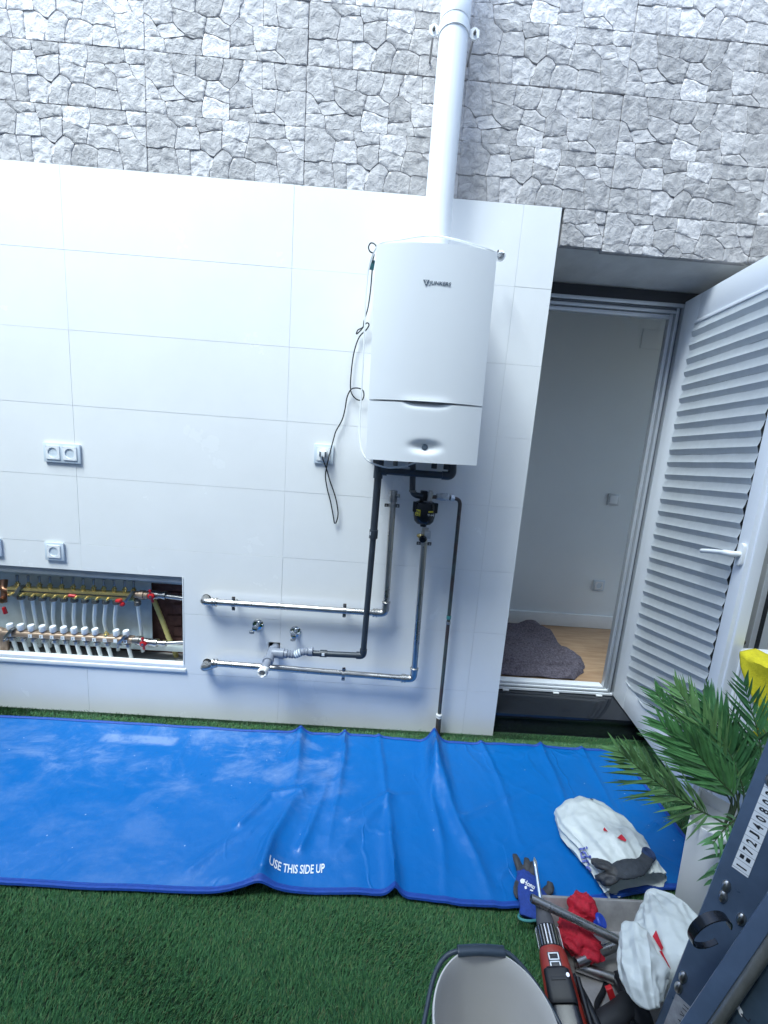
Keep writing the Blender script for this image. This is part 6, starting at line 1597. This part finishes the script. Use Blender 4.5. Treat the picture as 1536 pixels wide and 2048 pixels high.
for P in ([(1440, 2016), (1446, 1995), (1452, 1980), (1456, 1984), (1450, 2005), (1446, 2022), (1441, 2026)], [(1473, 2012), (1477, 2008), (1486, 2024), (1484, 2034), (1478, 2026)], [(1488, 1914), (1491, 1916), (1487, 1930), (1484, 1926)], [(1470, 1934), (1472, 1933), (1478, 1946), (1476, 1947)]):
    o_ = len(chip.v); pts = [RF(*RUV(u, v), -.0113) for u, v in P]; chip.add(pts, [tuple(range(len(pts)))])
    part('paint_chip', MB().add(pts, [tuple(range(len(pts)))]), M['torn'], lad, smooth=False, fixn=False)
t0_, w0_ = RUV(1392, 2070); t1_, w1_ = RUV(1425, 2010)
mb = MB(); cols_ = 'UN HTNA L'
for i, ch in enumerate(cols_):
    if ch == ' ': continue
    vs, fs, asp = text_geo(ch, bold=.01); O_ = RF(t0_ + .004 + i * .012, .062, -.0112)
    mb.add([O_ + ra * (v.x * .008) - rw_ * (v.y * .012) for v in vs], fs)
part('stamped_marks', mb, M['ink'], lad, smooth=False, fixn=False)
lb0 = LUV(1337, 2000); lb = part('sticker', lad_box(lb0[0] - .10, lb0[0] + .028, .012, .058, .0003, .001), mat('worn grey label', (.30, .31, .34), .5, var=.25, vscale=60), lad, smooth=False)
mb = MB()
for i, ch in enumerate('UXAU1A'):
    vs, fs, asp = text_geo(ch); O_ = LF(lb0[0] + .012 - i * .017, .046, .0014); mb.add([O_ + la * (v.x * .010) - lw_ * (v.y * .018) for v in vs], fs)
part('label_lettering', mb, M['ink'], lb, smooth=False, fixn=False)
# black strap loop hanging off the stile
lc = D(1420, 1862, .775)
ex_ = (CAMR @ Vector((.62, .45, .1))).normalized(); ey_ = (CAMR @ Vector((-.42, .80, .35))).normalized(); ez_ = ex_.cross(ey_)
rs = []
for k_ in range(49):
    a_ = R(-20) + R(300) * k_ / 48; rr_ = Vector((0, 0, 0)) + ex_ * (.040 * math.cos(a_)) + ey_ * (.050 * math.sin(a_)); o_ = rr_.normalized()
    wz = .0065 + .002 * math.sin(a_)
    rs.append([lc + rr_ + ez_ * wz, lc + rr_ + o_ * .0022 + ez_ * wz * .9, lc + rr_ + o_ * .0022 - ez_ * wz * .9, lc + rr_ - ez_ * wz, lc + rr_ - o_ * .0012 - ez_ * wz * .9, lc + rr_ - o_ * .0012 + ez_ * wz * .9])
part('strap_loop', MB().rings(rs), M['black_gloss'], lad, ang=50)
# ------------------------------------------------------------------ unseen patio walls, added and shaped to shade the tiled wall
pw = thing('unseen_patio_wall', 'unseen rendered wall opposite the boiler, stepped in height to shade the tiled wall', 'wall', (-1, -3.0, 0))
part('wall_face', MB().box(-2.0, 1.5, -3.1, -2.75, -.1, 7.3), M['patio'], pw, smooth=False)  # unseen, added to shade the tiled wall
part('unseen_lower_wall_face', MB().box(-6.6, -2.001, -3.1, -2.75, -.1, 5.6), M['patio'], pw, smooth=False)  # kept lower so more light reaches the left of the tiled wall
pw2 = thing('unseen_end_wall', 'unseen rendered wall added at the patio end to cut low sky light', 'wall', (-3.5, -1.4, 0))
part('wall_face', MB().box(-3.59, -3.35, -2.749, .2, -.1, 2.5), M['patio'], pw2, smooth=False)  # unseen, added to block low sky light from the left
